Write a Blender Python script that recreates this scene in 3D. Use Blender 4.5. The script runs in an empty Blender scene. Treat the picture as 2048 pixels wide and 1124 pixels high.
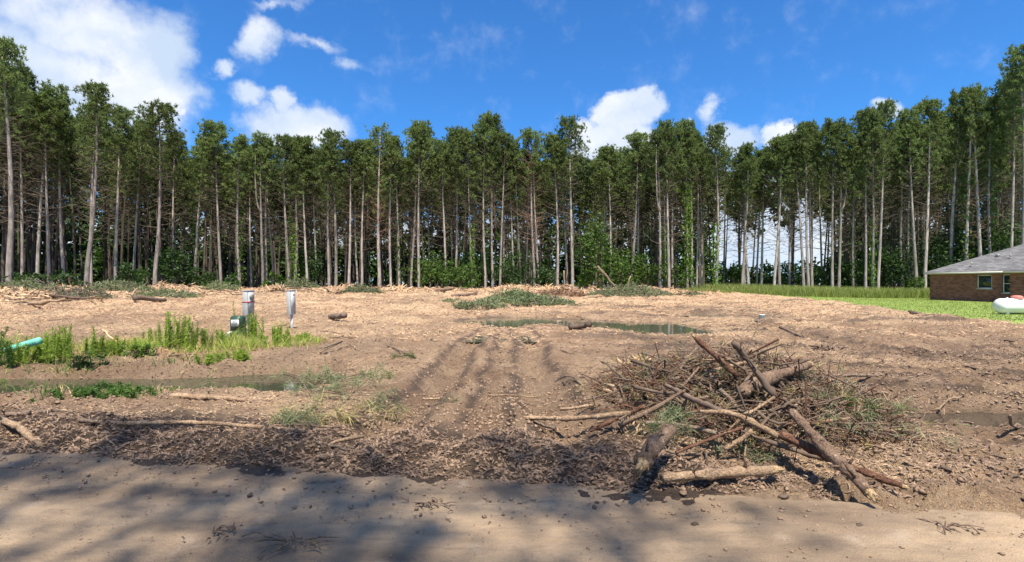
import bpy, math, random
import numpy as np
from mathutils import Vector, Matrix

# ------------------------------------------------------------------ camera, sky, sun, exposure
sc = bpy.context.scene
COL = sc.collection
EYE = 1.6
HOR = 567.0            # horizon row in the 2048x1124 photograph
cam_d = bpy.data.cameras.new('camera')
cam_d.sensor_width = 36; cam_d.lens = 18.0
cam_d.shift_y = 5 / 2048.0
cam_d.clip_start = 0.05; cam_d.clip_end = 5000
cam = bpy.data.objects.new('camera', cam_d); COL.objects.link(cam)
cam.location = (0, 0, EYE); cam.rotation_euler = (math.radians(90), 0, 0)
sc.camera = cam

SUN_EL, SUN_AZ = math.radians(66), math.radians(12)      # behind the camera, a little to the right
sdir = Vector((math.sin(SUN_AZ) * math.cos(SUN_EL), -math.cos(SUN_AZ) * math.cos(SUN_EL), math.sin(SUN_EL)))
sun_d = bpy.data.lights.new('sun', 'SUN'); sun_d.energy = 5.0; sun_d.angle = math.radians(0.55)
sun_d.color = (1.0, 0.91, 0.77)
sun = bpy.data.objects.new('sun', sun_d); COL.objects.link(sun)
sun.rotation_euler = sdir.to_track_quat('Z', 'Y').to_euler()
sun.location = sdir * 60

sc.view_settings.view_transform = 'Standard'
sc.view_settings.look = 'None'
sc.view_settings.exposure = 0.9
sc.view_settings.gamma = 1.0
sc.view_settings.use_curve_mapping = False
sc.render.engine = 'CYCLES'
sc.cycles.max_bounces = 6
sc.cycles.diffuse_bounces = 3
sc.cycles.transparent_max_bounces = 8

world = bpy.data.worlds.new('World'); sc.world = world; world.use_nodes = True


def build_world():
    nt = world.node_tree; N = nt.nodes; L = nt.links
    N.clear()
    out = N.new('ShaderNodeOutputWorld'); bg = N.new('ShaderNodeBackground')
    sky = N.new('ShaderNodeTexSky'); sky.sky_type = 'NISHITA'; sky.sun_disc = False
    sky.sun_elevation = SUN_EL
    sky.sun_rotation = math.pi - SUN_AZ
    sky.air_density = 1.0; sky.dust_density = 0.3; sky.ozone_density = 2.5
    tint = N.new('ShaderNodeMixRGB'); tint.blend_type = 'MULTIPLY'; tint.inputs[0].default_value = 1
    tint.inputs[2].default_value = (0.33, 0.80, 1.28, 1)
    L.new(sky.outputs[0], tint.inputs[1])
    tc = N.new('ShaderNodeTexCoord')

    def math_(op, a, b=None, clamp=False):
        m = N.new('ShaderNodeMath'); m.operation = op; m.use_clamp = clamp
        for i, v in enumerate((a, b)):
            if v is None: continue
            if isinstance(v, (int, float)): m.inputs[i].default_value = v
            else: L.new(v, m.inputs[i])
        return m.outputs[0]

    def vmath(op, a, b):
        m = N.new('ShaderNodeVectorMath'); m.operation = op
        for i, v in enumerate((a, b)):
            if v is None: continue
            if isinstance(v, tuple): m.inputs[i].default_value = v
            else: L.new(v, m.inputs[i])
        return m
    # warp the direction a little so cloud edges billow
    nz = N.new('ShaderNodeTexNoise'); nz.inputs['Scale'].default_value = 7; nz.inputs['Detail'].default_value = 7
    nz.inputs['Roughness'].default_value = 0.62
    L.new(tc.outputs['Generated'], nz.inputs['Vector'])
    off = vmath('SUBTRACT', nz.outputs['Color'], (0.5, 0.5, 0.5))
    sc_ = vmath('MULTIPLY', off.outputs[0], (0.15, 0.15, 0.12))
    warped = vmath('ADD', tc.outputs['Generated'], sc_.outputs[0]).outputs[0]
    blobs = [  # photo x, y, radius x, radius y, weight
        (285, 105, 105, 120, 1.15), (150, 50, 220, 130, .75), (320, 170, 115, 85, 1.1), (60, 170, 220, 170, .95), (220, 200, 170, 120, 1.0),
        (370, 225, 30, 24, .7),
        (512, 62, 62, 48, .9), (630, 82, 120, 28, .52), (443, 117, 34, 30, .8), (505, 180, 60, 30, .75), (573, 198, 34, 36, .95),
        (600, 252, 118, 54, 1.25), (700, 120, 80, 30, .45), (560, 8, 140, 26, .42),
        (1258, 225, 72, 50, 1.9), (1178, 262, 44, 40, 1.7), (1240, 300, 115, 62, 1.7),
        (1428, 222, 32, 40, .85), (1468, 275, 66, 42, 1.15), (1385, 244, 14, 14, .6), (1566, 270, 58, 34, 1.5), (1776, 226, 38, 22, 1.4),
        (1945, 185, 36, 24, .7), (1480, 450, 420, 150, 1.1), (900, 505, 1500, 80, 1.1),
        (-600, 100, 420, 190, .7), (2900, 300, 500, 90, .6), (-1500, 320, 700, 130, .7)]
    acc = None
    for (px, py, rx, ry, w) in blobs:
        d = Vector(((px - 1024) / 1024, 1.0, (HOR - py) / 1024)); ln = d.length; d.normalize()
        dif = vmath('SUBTRACT', warped, tuple(d))
        k = 1024 * ln
        mul = vmath('MULTIPLY', dif.outputs[0], (k / rx, k / rx, k / ry))
        le = N.new('ShaderNodeVectorMath'); le.operation = 'LENGTH'; L.new(mul.outputs[0], le.inputs[0])
        f = math_('SUBTRACT', 1.0, le.outputs['Value'])
        f = math_('ADD', math_('MULTIPLY', f, max(w, .8)), w - max(w, .8))
        acc = f if acc is None else math_('MAXIMUM', acc, f)
    # unseen clouds behind the camera and overhead, thickened to whiten the fill light
    g = N.new('ShaderNodeTexNoise'); g.inputs['Scale'].default_value = 2.2; g.inputs['Detail'].default_value = 6
    L.new(tc.outputs['Generated'], g.inputs['Vector'])
    sep = N.new('ShaderNodeSeparateXYZ'); L.new(tc.outputs['Generated'], sep.inputs[0])
    back = math_('MULTIPLY', math_('SUBTRACT', 0.15, math_('SUBTRACT', sep.outputs['Y'], math_('MULTIPLY', math_('SUBTRACT', sep.outputs['Z'], 0.55), 1.2))), 2.0, clamp=True)
    gg = math_('MULTIPLY', math_('SUBTRACT', g.outputs['Fac'], 0.46), 3.5)
    gg = math_('MULTIPLY', gg, back)
    acc = math_('MAXIMUM', acc, gg)
    n2 = N.new('ShaderNodeTexNoise'); n2.inputs['Scale'].default_value = 16; n2.inputs['Detail'].default_value = 9
    n2.inputs['Roughness'].default_value = 0.6
    L.new(tc.outputs['Generated'], n2.inputs['Vector'])
    e = math_('MULTIPLY', math_('SUBTRACT', n2.outputs['Fac'], 0.5), 0.75)
    dens = math_('ADD', acc, e)
    mr = N.new('ShaderNodeMapRange'); mr.interpolation_type = 'SMOOTHSTEP'
    mr.inputs['From Min'].default_value = 0.0; mr.inputs['From Max'].default_value = 0.62
    L.new(dens, mr.inputs['Value'])
    # cloud body: bright with soft grey folds
    n3 = N.new('ShaderNodeTexNoise'); n3.inputs['Scale'].default_value = 9; n3.inputs['Detail'].default_value = 6
    L.new(warped, n3.inputs['Vector'])
    r = N.new('ShaderNodeValToRGB'); r.color_ramp.elements[0].position = 0.38; r.color_ramp.elements[1].position = 0.62
    r.color_ramp.elements[0].color = (4.2, 5.0, 6.2, 1); r.color_ramp.elements[1].color = (6.3, 6.5, 6.8, 1)
    L.new(n3.outputs['Fac'], r.inputs[0])
    mx = N.new('ShaderNodeMixRGB'); 
    fac = math_('MULTIPLY', mr.outputs[0], 0.94)
    L.new(fac, mx.inputs[0]); L.new(tint.outputs[0], mx.inputs[1]); L.new(r.outputs[0], mx.inputs[2])
    L.new(mx.outputs[0], bg.inputs['Color'])
    bg.inputs['Strength'].default_value = 0.085
    L.new(bg.outputs[0], out.inputs[0])


build_world()

# ------------------------------------------------------------------ helpers
rng = np.random.default_rng(7)
random.seed(7)


def tag(o, label=None, cat=None, group=None, kind=None):
    if label: o['label'] = label
    if cat: o['category'] = cat
    if group: o['group'] = group
    if kind: o['kind'] = kind
    return o


def empty(name, loc=(0, 0, 0), rz=0.0, label=None, cat=None, group=None):
    o = bpy.data.objects.new(name, None); COL.objects.link(o)
    o.empty_display_size = 0.2
    o.location = loc; o.rotation_euler = (0, 0, rz)
    return tag(o, label, cat, group)


_perm = np.random.default_rng(11).random(65536)


def vnoise(x, y, seed=0):
    xi = np.floor(x).astype(np.int64); yi = np.floor(y).astype(np.int64)
    fx = x - xi; fy = y - yi
    fx = fx * fx * (3 - 2 * fx); fy = fy * fy * (3 - 2 * fy)

    def h(a, b): return _perm[(a * 374761393 + b * 668265263 + seed * 9176117 + ((a * b) & 1023) * 31) & 65535]
    return (h(xi, yi) * (1 - fx) + h(xi + 1, yi) * fx) * (1 - fy) + (h(xi, yi + 1) * (1 - fx) + h(xi + 1, yi + 1) * fx) * fy


def fbm(x, y, lam, oct_=4, seed=0, rough=0.5):
    """about -1..1"""
    s = 0; a = 1; t = 0; f = 1.0 / lam
    for k in range(oct_):
        c, sn = math.cos(.7 * k + .3), math.sin(.7 * k + .3)
        s = s + a * (vnoise((x * c - y * sn) * f, (x * sn + y * c) * f, seed + k * 17) * 2 - 1)
        t += a; a *= rough; f *= 2.03
    return s / t * 1.6


def sstep(a, b, x):
    t = np.clip((x - a) / (b - a), 0, 1)
    return t * t * (3 - 2 * t)


def seg_dist(x, y, pts):
    """distance to a polyline, and side"""
    best = np.full(np.shape(x), 1e9); side = np.zeros(np.shape(x))
    for (ax, ay), (bx, by) in zip(pts[:-1], pts[1:]):
        dx, dy = bx - ax, by - ay; l2 = dx * dx + dy * dy
        t = np.clip(((x - ax) * dx + (y - ay) * dy) / l2, 0, 1)
        qx, qy = x - ax - t * dx, y - ay - t * dy
        d = np.sqrt(qx * qx + qy * qy)
        m = d < best
        best = np.where(m, d, best)
    return best


def gp(px, py, z=0.0):
    """photo pixel -> ground point at height z"""
    d = (EYE - z) * 1024 / (py - HOR)
    return ((px - 1024) / 1024 * d, d)


def ditch_mask(x, y):
    return np.exp(-((y - (9.1 + .05 * (x + 6) + .2 * np.sin(x * .9))) / (1.28 + .28 * fbm(x, y, 1.1, 3, 92))) ** 4) * (1 - sstep(-3.9, -2.9, x))


RUTS = [([gp(700, 915), gp(800, 835), gp(870, 770), gp(905, 720), gp(940, 685), gp(985, 655)], .24, .12),
        ([gp(860, 925), gp(960, 860), gp(985, 800), gp(1000, 720), gp(1010, 665)], .16, .08),
        ([gp(1240, 960), gp(1150, 880), gp(1085, 800), gp(1062, 730), gp(1060, 690), gp(1040, 655)], .26, .12),
        ([gp(590, 930), gp(700, 880), gp(790, 815)], .16, .06),
        ([gp(1000, 952), gp(1060, 900), gp(1130, 850)], .12, .05),
        ([(3.2, 8.4), (5.2, 7.6), (7.5, 6.6), (11, 5.4)], .25, .14),
        ([(4.0, 10.4), (7.2, 9.3), (11, 7.9), (16, 6.6)], .28, .12),
        ([(3.6, 14.5), (8.5, 12.0), (14, 9.6), (22, 7.6)], .35, .10),
        ([gp(1500, 640), gp(1620, 672), gp(1760, 700), gp(1900, 722)], .35, .10),
        ([(3.4, 5.0), (5.6, 4.4), (8, 3.9)], .2, .07)]
BIG = [gp(1020, 641, -.04), gp(1130, 643, -.04), gp(1250, 651, -.04), gp(1385, 666, -.04)]


PUDS = [([(-.1, 22.0), (2.0, 21.6), (3.6, 20.4)], 2.5, 1.3, .0), ([(3.2, 20.4), (4.6, 19.3), (5.5, 17.9)], 1.75, .7, -.02), ([(9.5, 24.6), (12.4, 23.6)], 1.35, .7, .02),
        ([(4.4, 6.25), (5.6, 6.05), (7.6, 5.85)], .52, .26, -.03), ([(3.2, 37.5), (7.0, 36.0)], 1.6, .8, .22)]


def puds(x, y):
    w = fbm(x, y, 1.5, 4, 91)
    return [(1 - sstep(.62, 1.12, seg_dist(x, y, p) / np.maximum(.1, r + k * w)), lv) for p, r, k, lv in PUDS]


def puddle_mask(x, y):
    """hollows that hold water"""
    return np.maximum.reduce([m for m, _ in puds(x, y)])


def edge_y(x):
    return 3.95 - 0.166 * x


LAWN_EDGE_X = [(15, 20.0), (19.7, 20.3), (25, 20.6), (36, 24.2), (46, 26.0), (52, 24.5), (58, 21.5), (64, 19.5), (90, 17.0)]


def lawn_s(x, y):
    """> 0 inside the lawn"""
    xs = np.interp(y, [a for a, b in LAWN_EDGE_X], [b for a, b in LAWN_EDGE_X])
    return x - xs + .5 * fbm(x, y, 2.5, 3, 55)


def calm(x, y):
    return 1 - .85 * np.exp(-(((x - 3.2) / 6.5) ** 4 + ((y - 19.0) / 5.5) ** 4))


def base_z(x, y):
    r = x / np.maximum(y, 1.0)
    A = np.interp(r, [-1.4, -.6, 0, .45, .7, 1.2], [1.25, 1.0, .72, .46, .10, .0])
    y1 = np.interp(r, [-1.2, -.5, 0], [44, 54, 62])
    return A * sstep(19, y1, y)


def far0(y): return sstep(14, 26, y)


def height(x, y, fine=True):
    x = np.asarray(x, float); y = np.asarray(y, float)
    z = base_z(x, y)
    s = y - edge_y(x) - .10 * fbm(x, y, .55, 4, 3) - .05 * fbm(x, y, 3.0, 2, 4)
    lw = sstep(-.3, .8, lawn_s(x, y))
    # broad relief
    pm = puddle_mask(x, y)
    z = z + (.10 * fbm(x, y, 7, 3, 21)) * sstep(1, 5, s) * (1 - .8 * lw) * (1 - sstep(0, .5, pm)) * calm(x, y)
    # ditch with a bank each side
    dm = ditch_mask(x, y)
    z = z - .62 * dm + .30 * dm * sstep(.25, .6, fbm(x, y * 1.8, 1.5, 3, 93))
    bank = np.exp(-((y - 6.6) / 1.0) ** 2) * (1 - sstep(-3.4, -2.0, x))
    z = z + .06 * bank
    # mound under the brush pile
    z = z + .32 * np.exp(-(((x - 2.6) / 1.5) ** 2 + ((y - 6.5) / 1.3) ** 2) ** 1.2)
    z = z + .16 * np.exp(-(((x - 1.5) / .8) ** 2 + ((y - 7.6) / .8) ** 2))
    # berm of scraped mud along the road
    bm = np.exp(-((s - .62) / .40) ** 2) * (1 - sstep(.6, 2.2, x)) * sstep(-14, -6, x)
    z = z + bm * (.05 + .05 * fbm(x, y, .9, 3, 33))
    for (cx, cy, r1, h1) in [(-.15, 5.05, .34, .10), (.95, 4.35, .33, .09), (-1.25, 4.7, .4, .04), (-2.4, 4.9, .35, .05)]:
        z = z + h1 * np.exp(-(((x - cx) / r1) ** 2 + ((y - cy) / r1) ** 2))
    for mm, lv in puds(x, y): z = z * (1 - mm) + (lv - .16) * mm
    wetsm = np.clip(pm + dm * .6, 0, 1)
    if fine:
        # ruts
        for pts, w, dep in RUTS:
            d = seg_dist(x + .10 * fbm(x, y, .8, 3, 61), y + .10 * fbm(x, y, .8, 3, 62), pts)
            dep = dep * (.6 + .9 * sstep(5.0, 6.5, y)); w = w * 1.1; dep = dep * (1 - .85 * sstep(12, 16.5, y)) if pts[0][0] < 3 else dep; z = z - dep * np.exp(-(d / w) ** 2) + dep * (.15 + .35 * sstep(5.0, 6.5, y)) * np.exp(-((d - 1.9 * w) / (.6 * w)) ** 2) * (.6 + .5 * fbm(x, y, .35, 3, 63))
        dist = np.maximum(y, 3)
        # how churned the ground is
        smooth_ = .8 * np.exp(-(((x + .1) / (1.2 + .1 * y)) ** 4)) * sstep(5.2, 6.5, y) * (1 - sstep(16, 22, y))
        smooth_ = np.maximum(smooth_, .8 * np.exp(-((y - 15.0) / 1.6) ** 2) * sstep(-9, -3, x) * (1 - sstep(2, 5, x)))
        rough = (1 - .5 * smooth_) * (1 - .55 * wetsm) * (1 - .93 * lw)
        patch = .55 + .45 * sstep(-.3, .5, fbm(x, y, 2.2, 3, 41))
        rd = 1 - np.abs(fbm(x, y, .55, 3, 42))
        z = z + rough * (.4 + .6 * patch) * (.055 * (rd - .6) + .045 * fbm(x, y, .26, 4, 43, .62))
        # stringy clods dragged along X
        rs = 1 - np.abs(fbm(x * .55 + .3 * fbm(x, y, 1, 2, 45), y, .17, 3, 44))
        z = z + rough * patch * .038 * (rs ** 2 - .4)
        z = z + (.35 + .65 * rough) * (1 - lw) * .026 * fbm(x, y, .08, 3, 46, .65) * (.4 + .8 * patch)
        z = z + rough * .05 * np.maximum(0, fbm(x, y, .13, 3, 52) - .35)
        z = z + rough * sstep(1.5, 4, x) * (1 - far0(y)) * .07 * ((1 - np.abs(fbm(x * .4 + .25 * y, y, .32, 4, 59))) ** 2 - .45)
        z = z + bm * (.07 * ((1 - np.abs(fbm(x, y, .20, 3, 49))) - .6) + .035 * fbm(x, y, .08, 3, 50)) + .03 * sstep(-.1, .4, bm) * fbm(x, y, .45, 3, 51)
        far = sstep(10, 22, dist) * calm(x, y)
        z = z + rough * far * (.15 * fbm(x * .6, y, .8, 3, 47) + .05 * (1 - np.abs(fbm(x, y, .4, 2, 48))))
    if fine: z = z + np.exp(-((s - .35) / .5) ** 2) * (.035 * fbm(x, y, .13, 3, 57, .7) + .018 * fbm(x, y, .045, 2, 58))
    # under the road
    k = sstep(-.06, .38, s)
    return z * k + (-.035) * (1 - k) + .02 * sstep(-.05, .1, s) * (1 - k)


def H(x, y): return float(height(np.array([x]), np.array([y]))[0])


def gpt(px, py, h=0.0):
    """photo pixel -> point h above the real ground there"""
    z = h
    for _ in range(12):
        x, y = gp(px, py, z)
        z = .5 * z + .5 * (H(x, y) + h)
    return Vector((x, y, H(x, y) + h))


# ------------------------------------------------------------------ mesh building
class MB:
    def __init__(s): s.v = []; s.f = []; s.m = []; s.n = 0

    def add(s, v, f, mat=0):
        v = np.asarray(v, float).reshape(-1, 3); f = np.asarray(f, int).reshape(-1, 3)
        s.v.append(v); s.f.append(f + s.n); s.m.append(np.full(len(f), mat)); s.n += len(v)

    def tube(s, pts, rad, sides=6, cap=True, mat=0, jag=0.0, end_jag=0.0):
        pts = np.asarray(pts, float); n = len(pts)
        rad = np.broadcast_to(np.asarray(rad, float), (n,))
        t = np.gradient(pts, axis=0); t /= np.linalg.norm(t, axis=1)[:, None] + 1e-9
        ref = np.array([0, 0, 1.0]) if abs(t[0][2]) < .8 else np.array([1.0, 0, 0])
        vs = []
        a = np.arange(sides) / sides * 2 * math.pi
        for i in range(n):
            u = np.cross(t[i], ref); u /= np.linalg.norm(u) + 1e-9
            w = np.cross(u, t[i])
            r = rad[i] * (1 + jag * (rng.random(sides) - .5))
            ring = pts[i] + (np.cos(a) * r)[:, None] * u + (np.sin(a) * r)[:, None] * w
            if end_jag and i == n - 1: ring = ring + t[i] * (rng.random(sides)[:, None] * end_jag)
            vs.append(ring)
        v = np.concatenate(vs); f = []
        for i in range(n - 1):
            for k in range(sides):
                a0 = i * sides + k; b0 = i * sides + (k + 1) % sides
                f += [(a0, b0, b0 + sides), (a0, b0 + sides, a0 + sides)]
        if cap:
            v = np.concatenate([v, [pts[0]], [pts[-1]]]); c0 = n * sides; c1 = c0 + 1
            for k in range(sides):
                f.append((c0, (k + 1) % sides, k))
                f.append((c1, (n - 1) * sides + k, (n - 1) * sides + (k + 1) % sides))
        s.add(v, f, mat)

    def box(s, lo, hi, mat=0, M=None):
        x0, y0, z0 = lo; x1, y1, z1 = hi
        v = np.array([(x0, y0, z0), (x1, y0, z0), (x1, y1, z0), (x0, y1, z0), (x0, y0, z1), (x1, y0, z1), (x1, y1, z1), (x0, y1, z1)], float)
        q = [(0, 3, 2, 1), (4, 5, 6, 7), (0, 1, 5, 4), (1, 2, 6, 5), (2, 3, 7, 6), (3, 0, 4, 7)]
        f = []
        for a, b, c, d in q: f += [(a, b, c), (a, c, d)]
        if M is not None: v = np.array([tuple(M @ Vector(p)) for p in v])
        s.add(v, f, mat)

    def quad(s, a, b, c, d, mat=0): s.add([a, b, c, d], [(0, 1, 2), (0, 2, 3)], mat)

    def mesh(s, name, mats, smooth=False):
        me = bpy.data.meshes.new(name)
        v = np.concatenate(s.v); f = np.concatenate(s.f)
        me.vertices.add(len(v)); me.vertices.foreach_set('co', v.astype(np.float32).ravel())
        me.loops.add(len(f) * 3); me.loops.foreach_set('vertex_index', f.astype(np.int32).ravel())
        me.polygons.add(len(f)); me.polygons.foreach_set('loop_start', (np.arange(len(f)) * 3).astype(np.int32))
        for m in (mats if isinstance(mats, (list, tuple)) else [mats]): me.materials.append(m)
        me.polygons.foreach_set('material_index', np.concatenate(s.m).astype(np.int32))
        me.update(calc_edges=True); me.validate()
        if smooth: me.shade_smooth()
        return me

    def build(s, name, mats, parent=None, smooth=False):
        return link(name, s.mesh(name, mats, smooth), parent)


def link(name, me, parent=None):
    o = bpy.data.objects.new(name, me); COL.objects.link(o)
    if parent is not None: o.parent = parent
    return o


def bevel(o, w=0.01, seg=2):
    m = o.modifiers.new('bevel', 'BEVEL'); m.width = w; m.segments = seg; m.limit_method = 'ANGLE'
    return o


# ------------------------------------------------------------------ materials
def new_mat(name):
    m = bpy.data.materials.new(name); m.use_nodes = True
    nt = m.node_tree; b = nt.nodes['Principled BSDF']
    b.inputs['Specular IOR Level'].default_value = 0.25
    return m, nt, b


def ramp(nt, fac, stops):
    r = nt.nodes.new('ShaderNodeValToRGB')
    while len(r.color_ramp.elements) > 1: r.color_ramp.elements.remove(r.color_ramp.elements[-1])
    for i, (p, c) in enumerate(stops):
        e = r.color_ramp.elements[0] if i == 0 else r.color_ramp.elements.new(p)
        e.position = p; e.color = (*c, 1)
    nt.links.new(fac, r.inputs[0]); return r.outputs[0]


def noise(nt, scale, detail=5, rough=.55, vec=None, stretch=None):
    n = nt.nodes.new('ShaderNodeTexNoise'); n.inputs['Scale'].default_value = scale
    n.inputs['Detail'].default_value = detail; n.inputs['Roughness'].default_value = rough
    if vec is None:
        g = nt.nodes.new('ShaderNodeTexCoord'); vec = g.outputs['Object']
    if stretch:
        mp = nt.nodes.new('ShaderNodeMapping'); mp.inputs['Scale'].default_value = stretch
        nt.links.new(vec, mp.inputs[0]); vec = mp.outputs[0]
    nt.links.new(vec, n.inputs['Vector']); return n.outputs['Fac']


def mixc(nt, fac, a, b, mode='MIX'):
    m = nt.nodes.new('ShaderNodeMixRGB'); m.blend_type = mode
    for i, v in enumerate((fac, a, b)):
        if isinstance(v, (int, float)): m.inputs[i].default_value = v
        elif isinstance(v, tuple): m.inputs[i].default_value = (*v, 1) if len(v) == 3 else v
        else: nt.links.new(v, m.inputs[i])
    return m.outputs[0]


def bump(nt, b, h, dist=.02, strength=1.0):
    n = nt.nodes.new('ShaderNodeBump'); n.inputs['Distance'].default_value = dist; n.inputs['Strength'].default_value = strength
    nt.links.new(h, n.inputs['Height']); nt.links.new(n.outputs[0], b.inputs['Normal'])


def varied(name, stops, scale=4, rough=.85, bumpd=0.0, stretch=None, spec=.25, detail=5, per_object=0.0, metallic=0):
    m, nt, b = new_mat(name)
    f = noise(nt, scale, detail, .6, None, stretch)
    c = ramp(nt, f, stops)
    if per_object:
        oi = nt.nodes.new('ShaderNodeObjectInfo')
        mp = nt.nodes.new('ShaderNodeMapRange'); mp.inputs['To Min'].default_value = 1 - per_object; mp.inputs['To Max'].default_value = 1 + per_object
        nt.links.new(oi.outputs['Random'], mp.inputs['Value'])
        hs = nt.nodes.new('ShaderNodeHueSaturation'); nt.links.new(c, hs.inputs['Color']); nt.links.new(mp.outputs[0], hs.inputs['Value'])
        c = hs.outputs[0]
    nt.links.new(c, b.inputs['Base Color']); b.inputs['Roughness'].default_value = rough
    b.inputs['Specular IOR Level'].default_value = spec; b.inputs['Metallic'].default_value = metallic
    if bumpd: bump(nt, b, f, bumpd)
    return m


def leaf_mat(name, c_lo, c_hi, trans=.35, scale=1.2, per_object=.25):
    """leaf with some light coming through; colour varies leaf to leaf"""
    m, nt, b = new_mat(name)
    gi = nt.nodes.new('ShaderNodeNewGeometry')
    oi = nt.nodes.new('ShaderNodeObjectInfo')
    f = noise(nt, scale, 3, .6)
    ad = nt.nodes.new('ShaderNodeMath'); ad.operation = 'MULTIPLY_ADD'; ad.inputs[1].default_value = .5
    nt.links.new(gi.outputs['Random Per Island'], ad.inputs[0]); nt.links.new(f, ad.inputs[2])
    c = ramp(nt, ad.outputs[0], [(.35, c_lo), (.95, c_hi)])
    mp = nt.nodes.new('ShaderNodeMapRange'); mp.inputs['To Min'].default_value = 1 - per_object; mp.inputs['To Max'].default_value = 1 + per_object
    nt.links.new(oi.outputs['Random'], mp.inputs['Value'])
    hs = nt.nodes.new('ShaderNodeHueSaturation'); nt.links.new(c, hs.inputs['Color']); nt.links.new(mp.outputs[0], hs.inputs['Value'])
    c = hs.outputs[0]
    nt.links.new(c, b.inputs['Base Color']); b.inputs['Roughness'].default_value = .55
    tr = nt.nodes.new('ShaderNodeBsdfTranslucent'); nt.links.new(mixc(nt, 1.0, c, (1.0, 1.15, .6), 'MULTIPLY'), tr.inputs[0])
    mx = nt.nodes.new('ShaderNodeMixShader'); mx.inputs[0].default_value = trans
    nt.links.new(b.outputs[0], mx.inputs[1]); nt.links.new(tr.outputs[0], mx.inputs[2])
    nt.links.new(mx.outputs[0], nt.nodes['Material Output'].inputs[0])
    return m


def ground_mat():
    m, nt, b = new_mat('churned_ground')
    N = nt.nodes; L = nt.links
    at = N.new('ShaderNodeAttribute'); at.attribute_name = 'cover'
    sp = N.new('ShaderNodeSeparateColor'); L.new(at.outputs['Color'], sp.inputs[0])
    chip, wet, clay = sp.outputs[0], sp.outputs[1], sp.outputs[2]
    n1 = noise(nt, .9, 8, .62); n2 = noise(nt, 14, 6, .7, None, (1, 1.6, 1)); n3 = noise(nt, 60, 4, .65, None, (1, 2.2, 1)); n4 = noise(nt, 4, 6, .65)
    mud = ramp(nt, n1, [(.3, (.31, .192, .115)), (.5, (.46, .312, .200)), (.7, (.60, .425, .285))])
    mud = mixc(nt, .55, mud, ramp(nt, n2, [(.3, (.25, .22, .20)), (.46, (.8, .79, .78)), (.72, (1.35, 1.3, 1.2))]), 'MULTIPLY')
    mud = mixc(nt, .6, mud, ramp(nt, n3, [(.34, (.45, .42, .4)), (.52, (1.0, 1.0, 1.0)), (.7, (1.25, 1.22, 1.15))]), 'MULTIPLY')
    chipc = ramp(nt, n3, [(.28, (.16, .09, .05)), (.42, (.40, .25, .14)), (.56, (.60, .42, .25)), (.72, (.80, .62, .40))])
    chipc = mixc(nt, .5, chipc, ramp(nt, n2, [(.3, (.42, .29, .19)), (.5, (.62, .45, .29)), (.7, (.80, .63, .42))]))
    c = mixc(nt, chip, mud, chipc)
    clayc = ramp(nt, n4, [(.35, (.34, .14, .07)), (.65, (.56, .32, .17))])
    c = mixc(nt, clay, c, clayc)
    wet_shade = ramp(nt, n2, [(.3, (.06, .043, .032)), (.55, (.12, .085, .062)), (.75, (.20, .145, .108))])  # dark tone for wet mud and for shade painted through the mask
    c = mixc(nt, wet, c, wet_shade)
    L.new(c, b.inputs['Base Color'])
    r = N.new('ShaderNodeMapRange'); r.inputs['To Min'].default_value = .92; r.inputs['To Max'].default_value = .5
    L.new(wet, r.inputs['Value']); L.new(r.outputs[0], b.inputs['Roughness'])
    add = N.new('ShaderNodeMath'); add.operation = 'ADD'; L.new(n2, add.inputs[0]); L.new(n3, add.inputs[1])
    bump(nt, b, add.outputs[0], .07, 1.0)
    return m


def road_mat():
    m, nt, b = new_mat('packed_dirt')
    N = nt.nodes; L = nt.links
    n1 = noise(nt, .7, 7, .6, None, (.55, 1.5, 1)); n2 = noise(nt, 7, 6, .65, None, (.35, 1.4, 1)); n3 = noise(nt, 90, 4, .6); n4 = noise(nt, 3.0, 8, .7)
    c = ramp(nt, n1, [(.32, (.145, .105, .074)), (.5, (.275, .205, .138)), (.66, (.44, .33, .218))])
    c = mixc(nt, .6, c, ramp(nt, n2, [(.3, (.5, .5, .53)), (.45, (.9, .89, .9)), (.75, (1.15, 1.1, 1.0))]), 'MULTIPLY')
    pale = ramp(nt, n4, [(.58, (0, 0, 0)), (.72, (1, 1, 1))])
    c = mixc(nt, mixc(nt, 1.0, pale, (.35, .35, .35), 'MULTIPLY'), c, (.42, .38, .34))
    c = mixc(nt, .35, c, ramp(nt, n3, [(.3, (.6, .58, .55)), (.6, (1.15, 1.15, 1.15))]), 'MULTIPLY')
    L.new(c, b.inputs['Base Color']); b.inputs['Roughness'].default_value = .95
    add = N.new('ShaderNodeMath'); add.operation = 'ADD'; L.new(n2, add.inputs[0]); L.new(n3, add.inputs[1])
    bump(nt, b, add.outputs[0], .02, .7)
    return m


def water_mat(name, col, rough=.03):
    m, nt, b = new_mat(name)
    b.inputs['Base Color'].default_value = (*col, 1); b.inputs['Roughness'].default_value = rough
    b.inputs['IOR'].default_value = 1.33; b.inputs['Specular IOR Level'].default_value = .6
    f = noise(nt, 6, 3, .5); bump(nt, b, f, .004, .5)
    return m


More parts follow.
